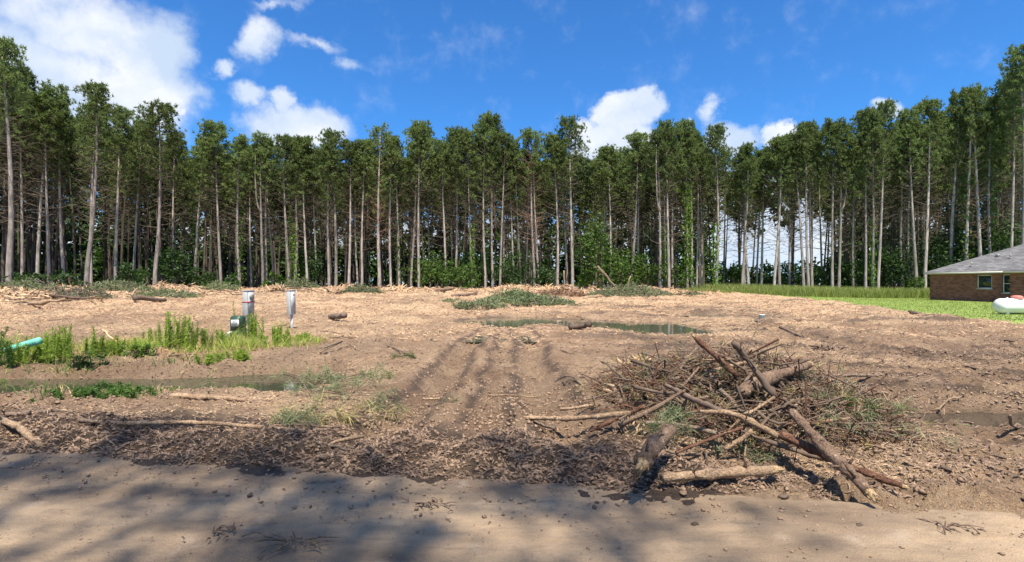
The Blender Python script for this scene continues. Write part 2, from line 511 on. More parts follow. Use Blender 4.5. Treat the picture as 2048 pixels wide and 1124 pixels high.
def bark_mat(name, stops, per=.3):
    m, nt, b = new_mat(name)
    f = noise(nt, 5, 6, .65, None, (1, 1, .25)); f2 = noise(nt, .35, 3, .5)
    c = ramp(nt, f, stops)
    c = mixc(nt, .7, c, ramp(nt, f2, [(.3, (.62, .58, .55)), (.65, (1.25, 1.2, 1.15))]), 'MULTIPLY')
    oi = nt.nodes.new('ShaderNodeObjectInfo')
    mp = nt.nodes.new('ShaderNodeMapRange'); mp.inputs['To Min'].default_value = 1 - per; mp.inputs['To Max'].default_value = 1 + per
    nt.links.new(oi.outputs['Random'], mp.inputs['Value'])
    hs = nt.nodes.new('ShaderNodeHueSaturation'); nt.links.new(c, hs.inputs['Color']); nt.links.new(mp.outputs[0], hs.inputs['Value'])
    nt.links.new(hs.outputs[0], b.inputs['Base Color']); b.inputs['Roughness'].default_value = .95
    bump(nt, b, f, .05, .8)
    return m


M = {}
M['ground'] = ground_mat()
M['road'] = road_mat()
M['ditch_water'] = water_mat('ditch_water', (.045, .050, .030))
M['puddle'] = water_mat('puddle_water', (.085, .085, .06))
M['mud_water'] = water_mat('muddy_water', (.05, .04, .03), .12)
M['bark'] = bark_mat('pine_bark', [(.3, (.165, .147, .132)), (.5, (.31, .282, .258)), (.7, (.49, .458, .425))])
M['bark_shaded'] = bark_mat('shaded_bark', [(.3, (.045, .036, .03)), (.5, (.09, .075, .064)), (.7, (.17, .145, .125))])  # darker copy of the pine bark: shade inside the wood put into the colour
M['twig'] = varied('dry_twig', [(.3, (.085, .068, .052)), (.7, (.20, .165, .125))], 3, .95)
M['deadtwig'] = varied('dead_twig', [(.3, (.20, .115, .075)), (.7, (.34, .22, .15))], 3, .95)
M['needles'] = leaf_mat('pine_needles', (.064, .102, .034), (.185, .240, .082), .36)
M['needles_dead'] = leaf_mat('brown_needles', (.14, .07, .035), (.26, .15, .08), .2)
M['needles_shaded'] = leaf_mat('shaded_needles', (.022, .040, .015), (.06, .085, .03), .25)  # pine needles darkened, the wood's inner shade painted into their colour
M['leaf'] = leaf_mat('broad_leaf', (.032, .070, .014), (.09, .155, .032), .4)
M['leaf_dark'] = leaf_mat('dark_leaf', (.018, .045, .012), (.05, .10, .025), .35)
M['leaf_bright'] = leaf_mat('ivy_leaf', (.08, .17, .02), (.20, .32, .05), .45)
M['weed'] = leaf_mat('weed_green', (.14, .22, .03), (.36, .45, .09), .45)
M['weed_dark'] = leaf_mat('weed_dark', (.05, .11, .025), (.12, .20, .05), .4)
M['straw'] = leaf_mat('straw', (.30, .24, .11), (.50, .42, .20), .3)
M['lawn'] = varied('lawn_turf', [(.3, (.12, .17, .04)), (.5, (.18, .24, .055)), (.72, (.27, .32, .09))], 1.4, .9, .02)
M['grass'] = leaf_mat('grass_blade', (.14, .20, .04), (.30, .37, .10), .35, .6, 0)
M['tallgrass'] = leaf_mat('tall_grass_blade', (.13, .185, .035), (.34, .37, .13), .45, .3, 0)
M['green_brush'] = leaf_mat('wilting_needles', (.085, .115, .05), (.24, .27, .15), .3)
def log_mat(name, dark, mid, pale, k=1.0):
    m, nt, b = new_mat(name)
    f = noise(nt, 16 * k, 8, .7); f2 = noise(nt, 55, 5, .65); f3 = noise(nt, 5, 4, .6)
    c = ramp(nt, f, [(.34, dark), (.47, mid), (.57, mid), (.66, pale)])
    c = mixc(nt, .8, c, ramp(nt, f2, [(.32, (.35, .33, .32)), (.55, (1.05, 1.03, 1.0)), (.7, (1.3, 1.28, 1.22))]), 'MULTIPLY')
    c = mixc(nt, .7, c, ramp(nt, f3, [(.35, (.62, .58, .55)), (.65, (1.2, 1.18, 1.15))]), 'MULTIPLY')
    nt.links.new(c, b.inputs['Base Color']); b.inputs['Roughness'].default_value = .95
    ad = nt.nodes.new('ShaderNodeMath'); ad.operation = 'ADD'; nt.links.new(f, ad.inputs[0]); nt.links.new(f2, ad.inputs[1])
    bump(nt, b, ad.outputs[0], .03, 1.0)
    return m


M['log'] = log_mat('log_bark', (.11, .072, .052), (.26, .18, .13), (.50, .38, .28))
M['redlog'] = log_mat('reddish_bark', (.08, .042, .03), (.20, .105, .07), (.40, .27, .18))
M['pale'] = log_mat('peeled_wood', (.20, .13, .085), (.42, .30, .20), (.62, .48, .33), .7)
M['fresh'] = varied('torn_yellow_wood', [(.3, (.32, .19, .09)), (.5, (.56, .38, .19)), (.7, (.76, .58, .34))], 14, .8, .01)
M['torn'] = log_mat('torn_wood', (.34, .22, .12), (.62, .46, .27), (.80, .64, .40), 1.2)
M['greystick'] = log_mat('weathered_stick', (.13, .095, .07), (.27, .205, .155), (.42, .34, .26), 1.4)
M['darkstick'] = varied('muddy_stick', [(.3, (.07, .048, .036)), (.7, (.19, .135, .10))], 7, .9, .01, per_object=.3)
M['splinter'] = leaf_mat('wood_splinter', (.26, .16, .09), (.60, .42, .25), .0, 1.5, 0)
M['splinter_dark'] = leaf_mat('bark_shred', (.07, .045, .032), (.24, .165, .115), .0, 1.5, 0)
M['splinter_mid'] = leaf_mat('bark_strip', (.18, .12, .08), (.42, .30, .20), .0, 1.5, 0)
M['splinter_red'] = leaf_mat('reddish_bark_strip', (.20, .10, .06), (.55, .36, .23), .0, 1.5, 0)
M['crumb'] = varied('crumbled_mud', [(.3, (.15, .098, .066)), (.7, (.33, .232, .16))], 2.5, .95, 0)
M['steel'] = varied('galvanised_steel', [(.3, (.36, .37, .37)), (.7, (.50, .51, .51))], 12, .55, 0, spec=.4)
M['steel_dk'] = varied('dark_steel', [(.3, (.16, .17, .17)), (.7, (.24, .25, .25))], 12, .5, 0, spec=.5)
M['greenbox'] = varied('dark_green_paint', [(.3, (.018, .05, .038)), (.7, (.03, .075, .055))], 8, .45, 0, spec=.5)
M['white'] = varied('white_paint', [(.3, (.74, .74, .71)), (.7, (.84, .84, .82))], 3, .4, 0, spec=.5)
M['red'] = varied('red_tape', [(.3, (.42, .03, .04)), (.7, (.5, .05, .05))], 8, .6)
M['teal'] = varied('teal_plastic', [(.3, (.10, .42, .33)), (.7, (.22, .58, .46))], 8, .5)
M['orange'] = varied('orange_paint', [(.3, (.72, .34, .16)), (.7, (.82, .52, .32))], 8, .7)
M['lid'] = varied('faded_red_lid', [(.3, (.42, .14, .11)), (.7, (.52, .22, .18))], 8, .5)
M['glass'] = varied('window_glass', [(.3, (.012, .02, .016)), (.7, (.02, .032, .026))], 1, .08, 0, spec=.6)
M['trim'] = varied('cream_trim', [(.3, (.62, .60, .54)), (.7, (.70, .68, .62))], 3, .6)
M['concrete'] = varied('concrete', [(.3, (.28, .26, .23)), (.7, (.40, .38, .34))], 5, .9)


def brick_mat():
    m, nt, b = new_mat('brown_brick')
    g = nt.nodes.new('ShaderNodeTexCoord'); t = nt.nodes.new('ShaderNodeTexBrick')
    nt.links.new(g.outputs['UV'], t.inputs['Vector'])
    t.inputs['Scale'].default_value = 1.0; t.inputs['Brick Width'].default_value = .28; t.inputs['Row Height'].default_value = .085
    t.inputs['Mortar Size'].default_value = .007; t.inputs['Bias'].default_value = 0
    t.inputs['Color1'].default_value = (.12, .042, .030, 1); t.inputs['Color2'].default_value = (.30, .115, .08, 1)
    t.inputs['Mortar'].default_value = (.24, .19, .16, 1)
    f = noise(nt, 1.3, 5, .6)
    c = mixc(nt, .5, t.outputs['Color'], ramp(nt, f, [(.3, (.7, .68, .66)), (.7, (1.3, 1.28, 1.25))]), 'MULTIPLY')
    nt.links.new(c, b.inputs['Base Color']); b.inputs['Roughness'].default_value = .9
    bump(nt, b, t.outputs['Fac'], -.01, .6)
    return m


def shingle_mat():
    m, nt, b = new_mat('grey_shingle')
    g = nt.nodes.new('ShaderNodeTexCoord'); t = nt.nodes.new('ShaderNodeTexBrick')
    nt.links.new(g.outputs['UV'], t.inputs['Vector'])
    t.inputs['Scale'].default_value = 1.0; t.inputs['Brick Width'].default_value = .45; t.inputs['Row Height'].default_value = .16
    t.inputs['Mortar Size'].default_value = .012
    t.inputs['Color1'].default_value = (.105, .105, .11, 1); t.inputs['Color2'].default_value = (.20, .20, .205, 1)
    t.inputs['Mortar'].default_value = (.06, .06, .065, 1)
    f = noise(nt, .8, 6, .7)
    c = mixc(nt, .6, t.outputs['Color'], ramp(nt, f, [(.3, (.7, .7, .7)), (.7, (1.35, 1.35, 1.38))]), 'MULTIPLY')
    nt.links.new(c, b.inputs['Base Color']); b.inputs['Roughness'].default_value = .95
    return m


M['brick'] = brick_mat(); M['shingle'] = shingle_mat()

# ------------------------------------------------------------------ ground, road, lawn, water
def forest0(x, y): return sstep(0, 4, y - np.interp(x / np.maximum(y, 1), [-1, -.6, 0, .5, 1], [41, 52, 63, 60, 52]))


def cover_attr(me, x, y, z):
    s = y - edge_y(x)
    n = fbm(x, y, 1.7, 5, 70); n2 = fbm(x, y, .5, 4, 71); n3 = fbm(x, y, 5, 3, 72)
    drive = np.exp(-(((x + .1) / (1.2 + .13 * y)) ** 4)) * (1 - sstep(17, 25, y))
    chip = sstep(-.15, .55, n + .6 * n2 + .35 * n3 - .1)
    far = sstep(12, 34, y + 4 * n)
    chip = np.clip(chip * .75 + far * (.30 + .45 * n + .2 * n2), 0, 1) * (1 - .85 * drive)
    leftb = (1 - sstep(-3.5, -1.8, x)) * sstep(10, 11, y) * (1 - sstep(13, 17, y))
    chip = np.maximum(chip, .5 * leftb * sstep(-.6, .4, n2))
    chip = np.maximum(chip, .75 * sstep(-.2, .3, n + n2) * (1 - sstep(-3, -1.5, x)) * np.exp(-((y - 6.3) / .9) ** 2))
    # yellow-orange torn subsoil in the tracks
    for (cx, cy, rx, ry) in [(-1.55, 10.5, .35, 1.6), (.38, 9.9, .22, 1.6), (-1.7, 11.8, .5, .8), (.5, 12.2, .4, .8), (2.1, 10.3, .6, .8)]:
        chip = np.maximum(chip, .9 * np.exp(-((x - cx) / rx) ** 2 - ((y - cy) / ry) ** 2) * sstep(-.4, .3, n2))
    wet = sstep(.25, .95, -n * .8 + .5 * n2 + .2) * .30 * (1 - far) * (1 - .8 * drive)
    bm = np.exp(-((s - .55) / .95) ** 4) * (1 - sstep(.9, 2.2, x)) * (.35 + .65 * sstep(-6.5, -2.5, x + .8 * n))
    wet = np.maximum(wet, .97 * np.clip(bm * 1.8, 0, 1) * sstep(-1.5, -.6, n2 + .5 * n))  # wet mud of the berm, with part of its shade painted in
    pm = puddle_mask(x, y); wet = np.maximum(wet, .75 * sstep(.02, .5, pm))
    wet = np.maximum(wet, .8 * ditch_mask(x, y))
    rb = np.exp(-((x - 6.2) / 2.2) ** 2 - ((y - 5.9) / .8) ** 2); wet = np.maximum(wet, .7 * rb * sstep(-.6, .2, n2))
    mound = np.exp(-(((x - 2.7) / 1.5) ** 2 + ((y - 6.2) / 1.3) ** 2)); wet = np.maximum(wet, .75 * mound)  # ground tone darker under the brush pile
    for pts, w_, dep in RUTS[:3] + RUTS[5:9]:
        dd = seg_dist(x + .10 * fbm(x, y, .8, 3, 61), y + .10 * fbm(x, y, .8, 3, 62), pts)
        wet = np.maximum(wet, .85 * np.exp(-((dd - 1.5 * w_) / (.5 * w_)) ** 2) * sstep(-.9, -.1, n2) * (1 - .5 * far)); chip = np.maximum(chip, .8 * np.exp(-(dd / (.8 * w_)) ** 2) * sstep(-.1, .5, n2 + .4 * n) * sstep(7.5, 9, y))  # dark bands: damp clods plus rut shadow put into the colour
    hollow = sstep(.0, .05, -(z - base_z(x, y)) - .01); wet = np.maximum(wet, .30 * hollow * (1 - far))  # low spots take a darker tone
    rs_ = sstep(.12, .6, fbm(x * .35 + .2 * y, y * 1.2, .9, 5, 76)) * sstep(.5, 3.5, x); wet = np.maximum(wet, .72 * rs_)
    wet = np.maximum(wet, .42 * far * sstep(.15, .7, fbm(x, y * 2.2, 4, 5, 77)) * (1 - forest0(x, y)))
    clay = leftb * sstep(-.1, .6, n + .3 * n2) * .8
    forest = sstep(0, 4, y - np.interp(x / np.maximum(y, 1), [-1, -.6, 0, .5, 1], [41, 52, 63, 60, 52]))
    wet = np.maximum(wet, forest * .9)  # floor of the wood takes the dark ground tone
    col = np.stack([chip, wet, clay, np.ones_like(chip)], 1).astype(np.float32)
    a = me.color_attributes.new('cover', 'FLOAT_COLOR', 'POINT'); a.data.foreach_set('color', col.ravel())


def grid_mesh(name, X, Y, Z, mat, mask=None):
    r, c = X.shape
    v = np.stack([X, Y, Z], 2).reshape(-1, 3)
    i = np.arange(r * c).reshape(r, c)
    q = np.stack([i[:-1, :-1], i[:-1, 1:], i[1:, 1:], i[1:, :-1]], 2).reshape(-1, 4)
    if mask is not None:
        mk = mask.reshape(-1); q = q[mk[q].any(1)]
        used = np.zeros(len(v), bool); used[q.ravel()] = True
        idx = np.cumsum(used) - 1; v = v[used]; q = idx[q]
    me = bpy.data.meshes.new(name)
    me.vertices.add(len(v)); me.vertices.foreach_set('co', v.astype(np.float32).ravel())
    me.loops.add(len(q) * 4); me.loops.foreach_set('vertex_index', q.astype(np.int32).ravel())
    me.polygons.add(len(q)); me.polygons.foreach_set('loop_start', (np.arange(len(q)) * 4).astype(np.int32))
    me.materials.append(mat); me.update(calc_edges=True); me.shade_smooth()
    return me, v


ys = np.concatenate([np.linspace(-40, 2.2, 14)[:-1], np.exp(np.linspace(math.log(2.2), math.log(72), 620)), np.exp(np.linspace(math.log(75), math.log(2500), 26))])
us = np.concatenate([np.linspace(-4.5, -1.32, 12)[:-1], np.linspace(-1.3, 1.3, 960), np.linspace(1.32, 4.5, 12)[1:]])
U, Y = np.meshgrid(us, ys)
X = U * (np.maximum(Y, 2.2) + 1.6)
X[Y < 2.2] = (U * 12)[Y < 2.2] if False else X[Y < 2.2]
Z = height(X.ravel(), Y.ravel()).reshape(X.shape)
me, v = grid_mesh('ground', X, Y, Z, M['ground'])
cover_attr(me, v[:, 0], v[:, 1], v[:, 2])
g = link('ground', me); tag(g, kind='structure')

# far land so that nothing ends within sight
mb = MB(); mb.quad((-3000, -600, -.9), (3000, -600, -.9), (3000, 3000, -.9), (-3000, 3000, -.9))
o = mb.build('land', M['leaf_dark']); tag(o, kind='structure')

# the dirt road in the foreground
rx = np.concatenate([np.linspace(-60, -7.2, 24)[:-1], np.linspace(-7, 7, 640), np.linspace(7.2, 60, 24)[1:]])
rt = np.concatenate([np.linspace(0, .5, 14)[:-1], np.linspace(.5, 1, 260)])
RX, RT = np.meshgrid(rx, rt)
RY = -6.0 + (edge_y(RX) + .5 + 6.0) * RT
RZ = .018 * fbm(RX * .4, RY, 2.2, 3, 81) + .006 * fbm(RX * .35, RY, .35, 4, 82) + .0035 * fbm(RX, RY, .07, 3, 83)
lump = np.maximum(0, fbm(RX, RY, .16, 3, 84) - .95) * .05 * sstep(-1.6, -.2, RY - edge_y(RX))
RZ = RZ + lump + .005 * np.maximum(0, fbm(RX * .3, RY, .12, 4, 85)) + .0025 * fbm(RX, RY, .03, 2, 86)
RZ = RZ - .12 * sstep(.15, .5, RY - edge_y(RX)) - .14 * (1 - sstep(-6, -5, RY))
me, v = grid_mesh('dirt_road', RX, RY, RZ, M['road'])
tag(link('dirt_road', me), kind='structure')
# ground behind the road
mb = MB(); mb.quad((-300, -200, -.05), (300, -200, -.05), (300, -5.2, -.05), (-300, -5.2, -.05))
tag(mb.build('verge', M['lawn']), kind='structure')

# lawn sheet
lx = np.linspace(17, 110, 220); ly = np.linspace(14, 100, 240)
LX, LY = np.meshgrid(lx, ly)
LS = lawn_s(LX, LY)
LZ = height(LX.ravel(), LY.ravel(), False).reshape(LX.shape) + .06 * sstep(-.2, .5, LS) - .05 * (1 - sstep(-.5, .1, LS)) + .02
me, v = grid_mesh('lawn', LX, LY, LZ, M['lawn'], LS > -.4)
tag(link('lawn', me), kind='structure')


def water(name, x0, x1, y0, y1, z, mat):
    mb = MB(); mb.quad((x0, y0, z), (x1, y0, z), (x1, y1, z), (x0, y1, z))
    return tag(mb.build(name, mat), kind='structure')


water('ditch_water', -24, -2.2, 6.9, 11.6, -.29, M['ditch_water'])
water('puddle', -3.2, 8.6, 14.2, 27.5, -.035, M['puddle'])
water('puddle', 8.6001, 14.4, 21.8, 27.5, -.005, M['puddle'])
water('puddle', 3.6, 8.8, 5.0, 7.2, -.05, M['mud_water'])
water('puddle', .8, 9.5, 34, 40, .20, M['puddle'])

# ------------------------------------------------------------------ pines
TH = 20.0


def make_trunk(seed, fork=False):
    r = np.random.default_rng(seed); mb = MB()
    zz = np.linspace(-.4, TH * .97, 16); ph = r.random(3) * 6
    A = .22 + .30 * r.random()
    px = A * np.sin(zz / 6.5 + ph[0]) - A * math.sin(ph[0]); py = A * np.sin(zz / 7.5 + ph[1]) - A * math.sin(ph[1])
    px = px * np.clip(zz / 5, 0, 1); py = py * np.clip(zz / 5, 0, 1)
    rad = .22 * (1 - zz / TH) ** .8 + .028; rad[0] *= 1.25; rad[1] *= 1.02
    pts = np.stack([px, py, zz], 1)
    mb.tube(pts, rad, 8, True, 0, .10)
    if fork:
        k = 8; a = r.random() * 6.28
        q = [pts[k] + np.array([math.cos(a) * d, math.sin(a) * d, hgt]) for d, hgt in ((0, 0), (.45, .8), (.75, 2.2), (.9, 5), (.8, 8.5))]
        mb.tube(q, [.15, .14, .12, .09, .04], 7)
    return mb, pts


def make_pine(seed, dense=1.0, base=.52, R=2.5, dead=False, brown=0.0, fork=False, lite=False):
    """trunk, limbs and crown meshes for a 20 m tree"""
    r = np.random.default_rng(seed)
    tr, tp = make_trunk(seed, fork)
    br = MB(); cr_v = []; cr_f = []; cn = 0; tufts = []
    nb = int(64 * dense)
    cz = lambda z: np.array([np.interp(z, tp[:, 2], tp[:, 0]), np.interp(z, tp[:, 2], tp[:, 1]), z])
    for i in range(nb):
        t = (i + r.random()) / nb
        z = TH * (base + (1 - base) * (t ** .85) * .985)
        env = R * (math.sqrt(max(.03, 1 - ((t - .45) / .60) ** 2)) if t > .45 else .62 + .38 * t / .45) * (.6 + .5 * r.random())
        a = i * 2.4 + r.random() * 1.2
        up = math.radians(4 + 34 * t + 18 * r.random())
        p0 = cz(z); d = np.array([math.cos(a), math.sin(a), 0])
        p1 = p0 + d * env * .5 * math.cos(up) + np.array([0, 0, env * .40 * math.sin(up)])
        p2 = p0 + d * env * math.cos(up * .8) + np.array([0, 0, env * 1.0 * math.sin(up)])
        br.tube([p0, p1, p2], [.045, .03, .012], 4 if not lite else 3, False)
        sub = 3 if not lite else 0
        for k in range(sub):
            f = .35 + .6 * r.random(); q0 = p1 + (p2 - p1) * f
            q1 = q0 + (r.random(3) - .5) * np.array([1.5, 1.5, .9]) * .7
            br.tube([q0, q1], [.016, .006], 3, False)
        if dead: continue
        nt_ = int((13 if not lite else 6) * (.10 + 1.05 * min(1, t * 1.6)) * (.6 + .8 * r.random()))
        for k in range(nt_):
            f = .35 + .75 * r.random() ** .6
            c = p0 + (p2 - p0) * f + (r.random(3) - .5) * np.array([1.2, 1.2, 1.0]) * (.42 + .2 * env)
            tufts.append(c)
    # top tuft cluster
    top = cz(TH * .97)
    if not dead:
        for k in range(26 if not lite else 12):
            tufts.append(top + (r.random(3) - .5) * np.array([1.5, 1.5, 1.9]) + np.array([0, 0, -.3]))
    # bare dead limbs lower down
    nd = (30 if not dead else 34) if not lite else 6
    for i in range(nd):
        z = TH * ((.24 if not dead else .25) + (base + .08 - .24) * r.random() ** .6); a = r.random() * 6.28
        ln = (.5 + 2.3 * r.random() ** 1.4) * (1 if not dead else 1.3); p0 = cz(z)
        dd = np.array([math.cos(a), math.sin(a), 0])
        upw = .1 + .75 * r.random()
        p1 = p0 + dd * ln * .55 + np.array([0, 0, ln * .25 * upw]); p2 = p0 + dd * ln + np.array([0, 0, ln * upw * .8])
        br.tube([p0, p1, p2], [.042, .028, .010], 3, False)
        for k in range(2 if not lite else 0):
            q0 = p1 + (p2 - p1) * r.random(); q1 = q0 + (r.random(3) - .4) * .9
            br.tube([q0, q1], [.012, .005], 3, False)
    # dangling dead twigs beneath the crown give the brown haze there
    if not lite:
        for i in range(150 if not dead else 170):
            z = TH * (base - .22 + (.36 if not dead else .42) * r.random()); a = r.random() * 6.28; rr = R * .8 * r.random() ** .5
            p0 = cz(z) + np.array([math.cos(a) * rr, math.sin(a) * rr, 0]); p1 = p0 + (r.random(3) - .5) * np.array([1.4, 1.4, .9])
            br.tube([p0, p1], [.012, .006], 3, False)
    crown = None
    if tufts:
        T = np.array(tufts); nB = 17 if not lite else 7
        n = len(T) * nB
        C = np.repeat(T, nB, 0) + (r.random((n, 3)) - .5) * .12
        D = r.normal(size=(n, 3)); D[:, 2] += .45; D /= np.linalg.norm(D, axis=1)[:, None]
        Ln = ((.29 if not lite else .42) * (.7 + .7 * r.random(n)))[:, None]
        W = np.cross(D, r.normal(size=(n, 3))); W /= np.linalg.norm(W, axis=1)[:, None]
        W *= (.036 if not lite else .10)
        v = np.stack([C - W, C + W, C + D * Ln], 1).reshape(-1, 3)
        f = np.arange(n * 3).reshape(-1, 3)
        crown = (v, f)
    return tr, br, crown


variants = []
for k, kw in enumerate([dict(base=.60, R=2.0), dict(base=.56, R=2.2, dense=.85), dict(base=.64, R=1.9), dict(base=.50, R=2.0, dense=1.0),
                        dict(base=.68, R=1.9, dense=.75), dict(base=.60, R=2.4, dense=.9), dict(base=.60, R=1.9, fork=True, dense=.85), dict(base=.54, R=1.8, dense=.9)]):
    tr, br, cr = make_pine(100 + k, **kw)
    mbc = MB(); mbc.add(cr[0], cr[1])
    variants.append((tr.mesh('trunk', M['bark'], True), br.mesh('branches', M['twig'], False), mbc.mesh('crown', M['needles']),
                     tr.mesh('trunk', M['bark_shaded'], True)))
tr, br, cr = make_pine(300, base=.45, R=2.7, dead=False, dense=.7)
mbc = MB(); mbc.add(cr[0], cr[1])
brown = (tr.mesh('trunk', M['bark'], True), br.mesh('branches', M['deadtwig']), mbc.mesh('crown', M['needles']), None)
trd, brd, _ = make_pine(301, base=.45, R=2.6, dead=True)
snag = (trd.mesh('trunk', M['bark'], True), brd.mesh('branches', M['deadtwig']), None, None)
lites = []
for k in range(4):
    tr, br, cr = make_pine(400 + k, base=.50 + .05 * k, R=2.4, lite=True, dense=.8)
    lites.append((np.concatenate(tr.v), np.concatenate(tr.f), cr))


def leaf_cloud(mb, centre, rad, n, size, seed=0, mat=0, up=.3, hollow=.35):
    """n leaf-shaped kites spread through an ellipsoid, gathered in clumps"""
    r = np.random.default_rng(seed)
    nc = max(4, n // 22)
    d = r.normal(size=(nc, 3)); d /= np.linalg.norm(d, axis=1)[:, None]
    rr = (hollow + (1 - hollow) * r.random(nc)) ** .7
    cc = np.array(centre) + d * rr[:, None] * np.array(rad)
    idx = r.integers(0, nc, n)
    C = cc[idx] + r.normal(size=(n, 3)) * np.array(rad) * .13
    D = r.normal(size=(n, 3)); D[:, 2] = D[:, 2] * .7 + up * 0 - .1; D /= np.linalg.norm(D, axis=1)[:, None]
    S = np.cross(D, r.normal(size=(n, 3))); S /= np.linalg.norm(S, axis=1)[:, None]
    s = (size * (.6 + .8 * r.random(n)))[:, None]
    nrm = np.cross(D, S)
    a = C; b = C + D * s * .5 + S * s * .32 + nrm * s * .08; c = C + D * s; e = C + D * s * .5 - S * s * .32 + nrm * s * .08
    v = np.stack([a, b, c, e], 1).reshape(-1, 3)
    k = np.arange(n)[:, None] * 4
    f = np.concatenate([k + np.array([[0, 1, 2]]), k + np.array([[0, 2, 3]])])
    mb.add(v, f, mat)


def ivy_mesh(seed, h0, h1, rad, n, mat):
    mb = MB(); r = np.random.default_rng(seed)
    z = h0 + (h1 - h0) * r.random(n); a = r.random(n) * 6.28
    rr = .28 + rad * r.random(n) ** 2 * (.4 + .9 * (vnoise(z * 1.1, np.full(n, float(seed)), 5)))
    C = np.stack([np.cos(a) * rr, np.sin(a) * rr, z], 1)
    D = r.normal(size=(n, 3)); D[:, 2] -= .4; D /= np.linalg.norm(D, axis=1)[:, None]
    S = np.cross(D, r.normal(size=(n, 3))); S /= np.linalg.norm(S, axis=1)[:, None]
    s = (.30 * (.6 + .8 * r.random(n)))[:, None]
    v = np.stack([C, C + D * s * .5 + S * s * .35, C + D * s, C + D * s * .5 - S * s * .35], 1).reshape(-1, 3)
    k = np.arange(n)[:, None] * 4
    mb.add(v, np.concatenate([k + np.array([[0, 1, 2]]), k + np.array([[0, 2, 3]])]))
    return mb.mesh('ivy', mat)


IVY = {'thin': ivy_mesh(1, 0, 11, .30, 380, M['leaf']), 'thick': ivy_mesh(2, 1.5, 13, .75, 1100, M['leaf_bright']),
       'mid': ivy_mesh(3, 0, 9, .45, 500, M['leaf_bright']), 'dark': ivy_mesh(4, 0, 12, .6, 700, M['leaf'])}


def row_depth(px):
    return float(np.interp(px, [0, 180, 310, 450, 620, 900, 1350, 1560, 1700, 1860, 1960, 2048], [41, 45, 49, 53, 58, 62, 62, 60, 57, 56, 54, 52]))


SIL = [(0, 110), (20, 104), (60, 140), (95, 195), (140, 176), (173, 176), (200, 200), (235, 214), (285, 222), (309, 222), (340, 250), (370, 262), (430, 254), (470, 270),
       (520, 268), (560, 288), (600, 276), (620, 287), (660, 272), (700, 287), (745, 262), (765, 264), (800, 280), (830, 258), (850, 262), (880, 264), (910, 272), (940, 282), (968, 235), (990, 245),
       (1030, 280), (1065, 268), (1100, 282), (1145, 250), (1170, 268), (1215, 290), (1265, 255), (1320, 250), (1350, 258), (1378, 248), (1400, 275), (1430, 265), (1480, 298), (1530, 282),
       (1560, 285), (1600, 250), (1640, 256), (1700, 262), (1745, 216), (1790, 240), (1850, 200), (1900, 190), (1960, 186), (2000, 200), (2030, 118), (2048, 112)]


def sil(px): return float(np.interp(px, [a for a, b in SIL], [b for a, b in SIL]))


def place_tree(var, px, depth, ytop, wpx, lean=0.0, name='pine_tree', rot=None, ivy=None, dark=False, keep_xy=None):
    x = (px - 1024) / 1024 * depth; y = depth
    z = H(x, y) - .1
    top = EYE + (HOR - ytop) / 1024 * depth
    s = (top - z) / TH
    root = empty(name, (x, y, z), random.uniform(0, 6.28) if rot is None else rot)
    w = wpx / 1024 * depth / .66
    w = min(max(w, .55), 1.7)
    cw = (keep_xy or random.uniform(.66, .98))
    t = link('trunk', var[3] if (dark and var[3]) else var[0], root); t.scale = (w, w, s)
    b = link('branches', var[1], root); b.scale = (cw, cw, s)
    if var[2]:
        c = link('crown', var[2], root); c.scale = (cw, cw, s)
    if ivy:
        v = link('ivy', IVY[ivy], root); v.scale = (w, w, s * 1.0)
    if lean:
        # lean in the picture plane: rotate about Y axis of the world
        root.rotation_mode = 'XYZ'
        m = Matrix.Rotation(lean, 4, 'Y') @ Matrix.Rotation(root.rotation_euler.z, 4, 'Z')
        root.rotation_euler = m.to_euler()
    return root


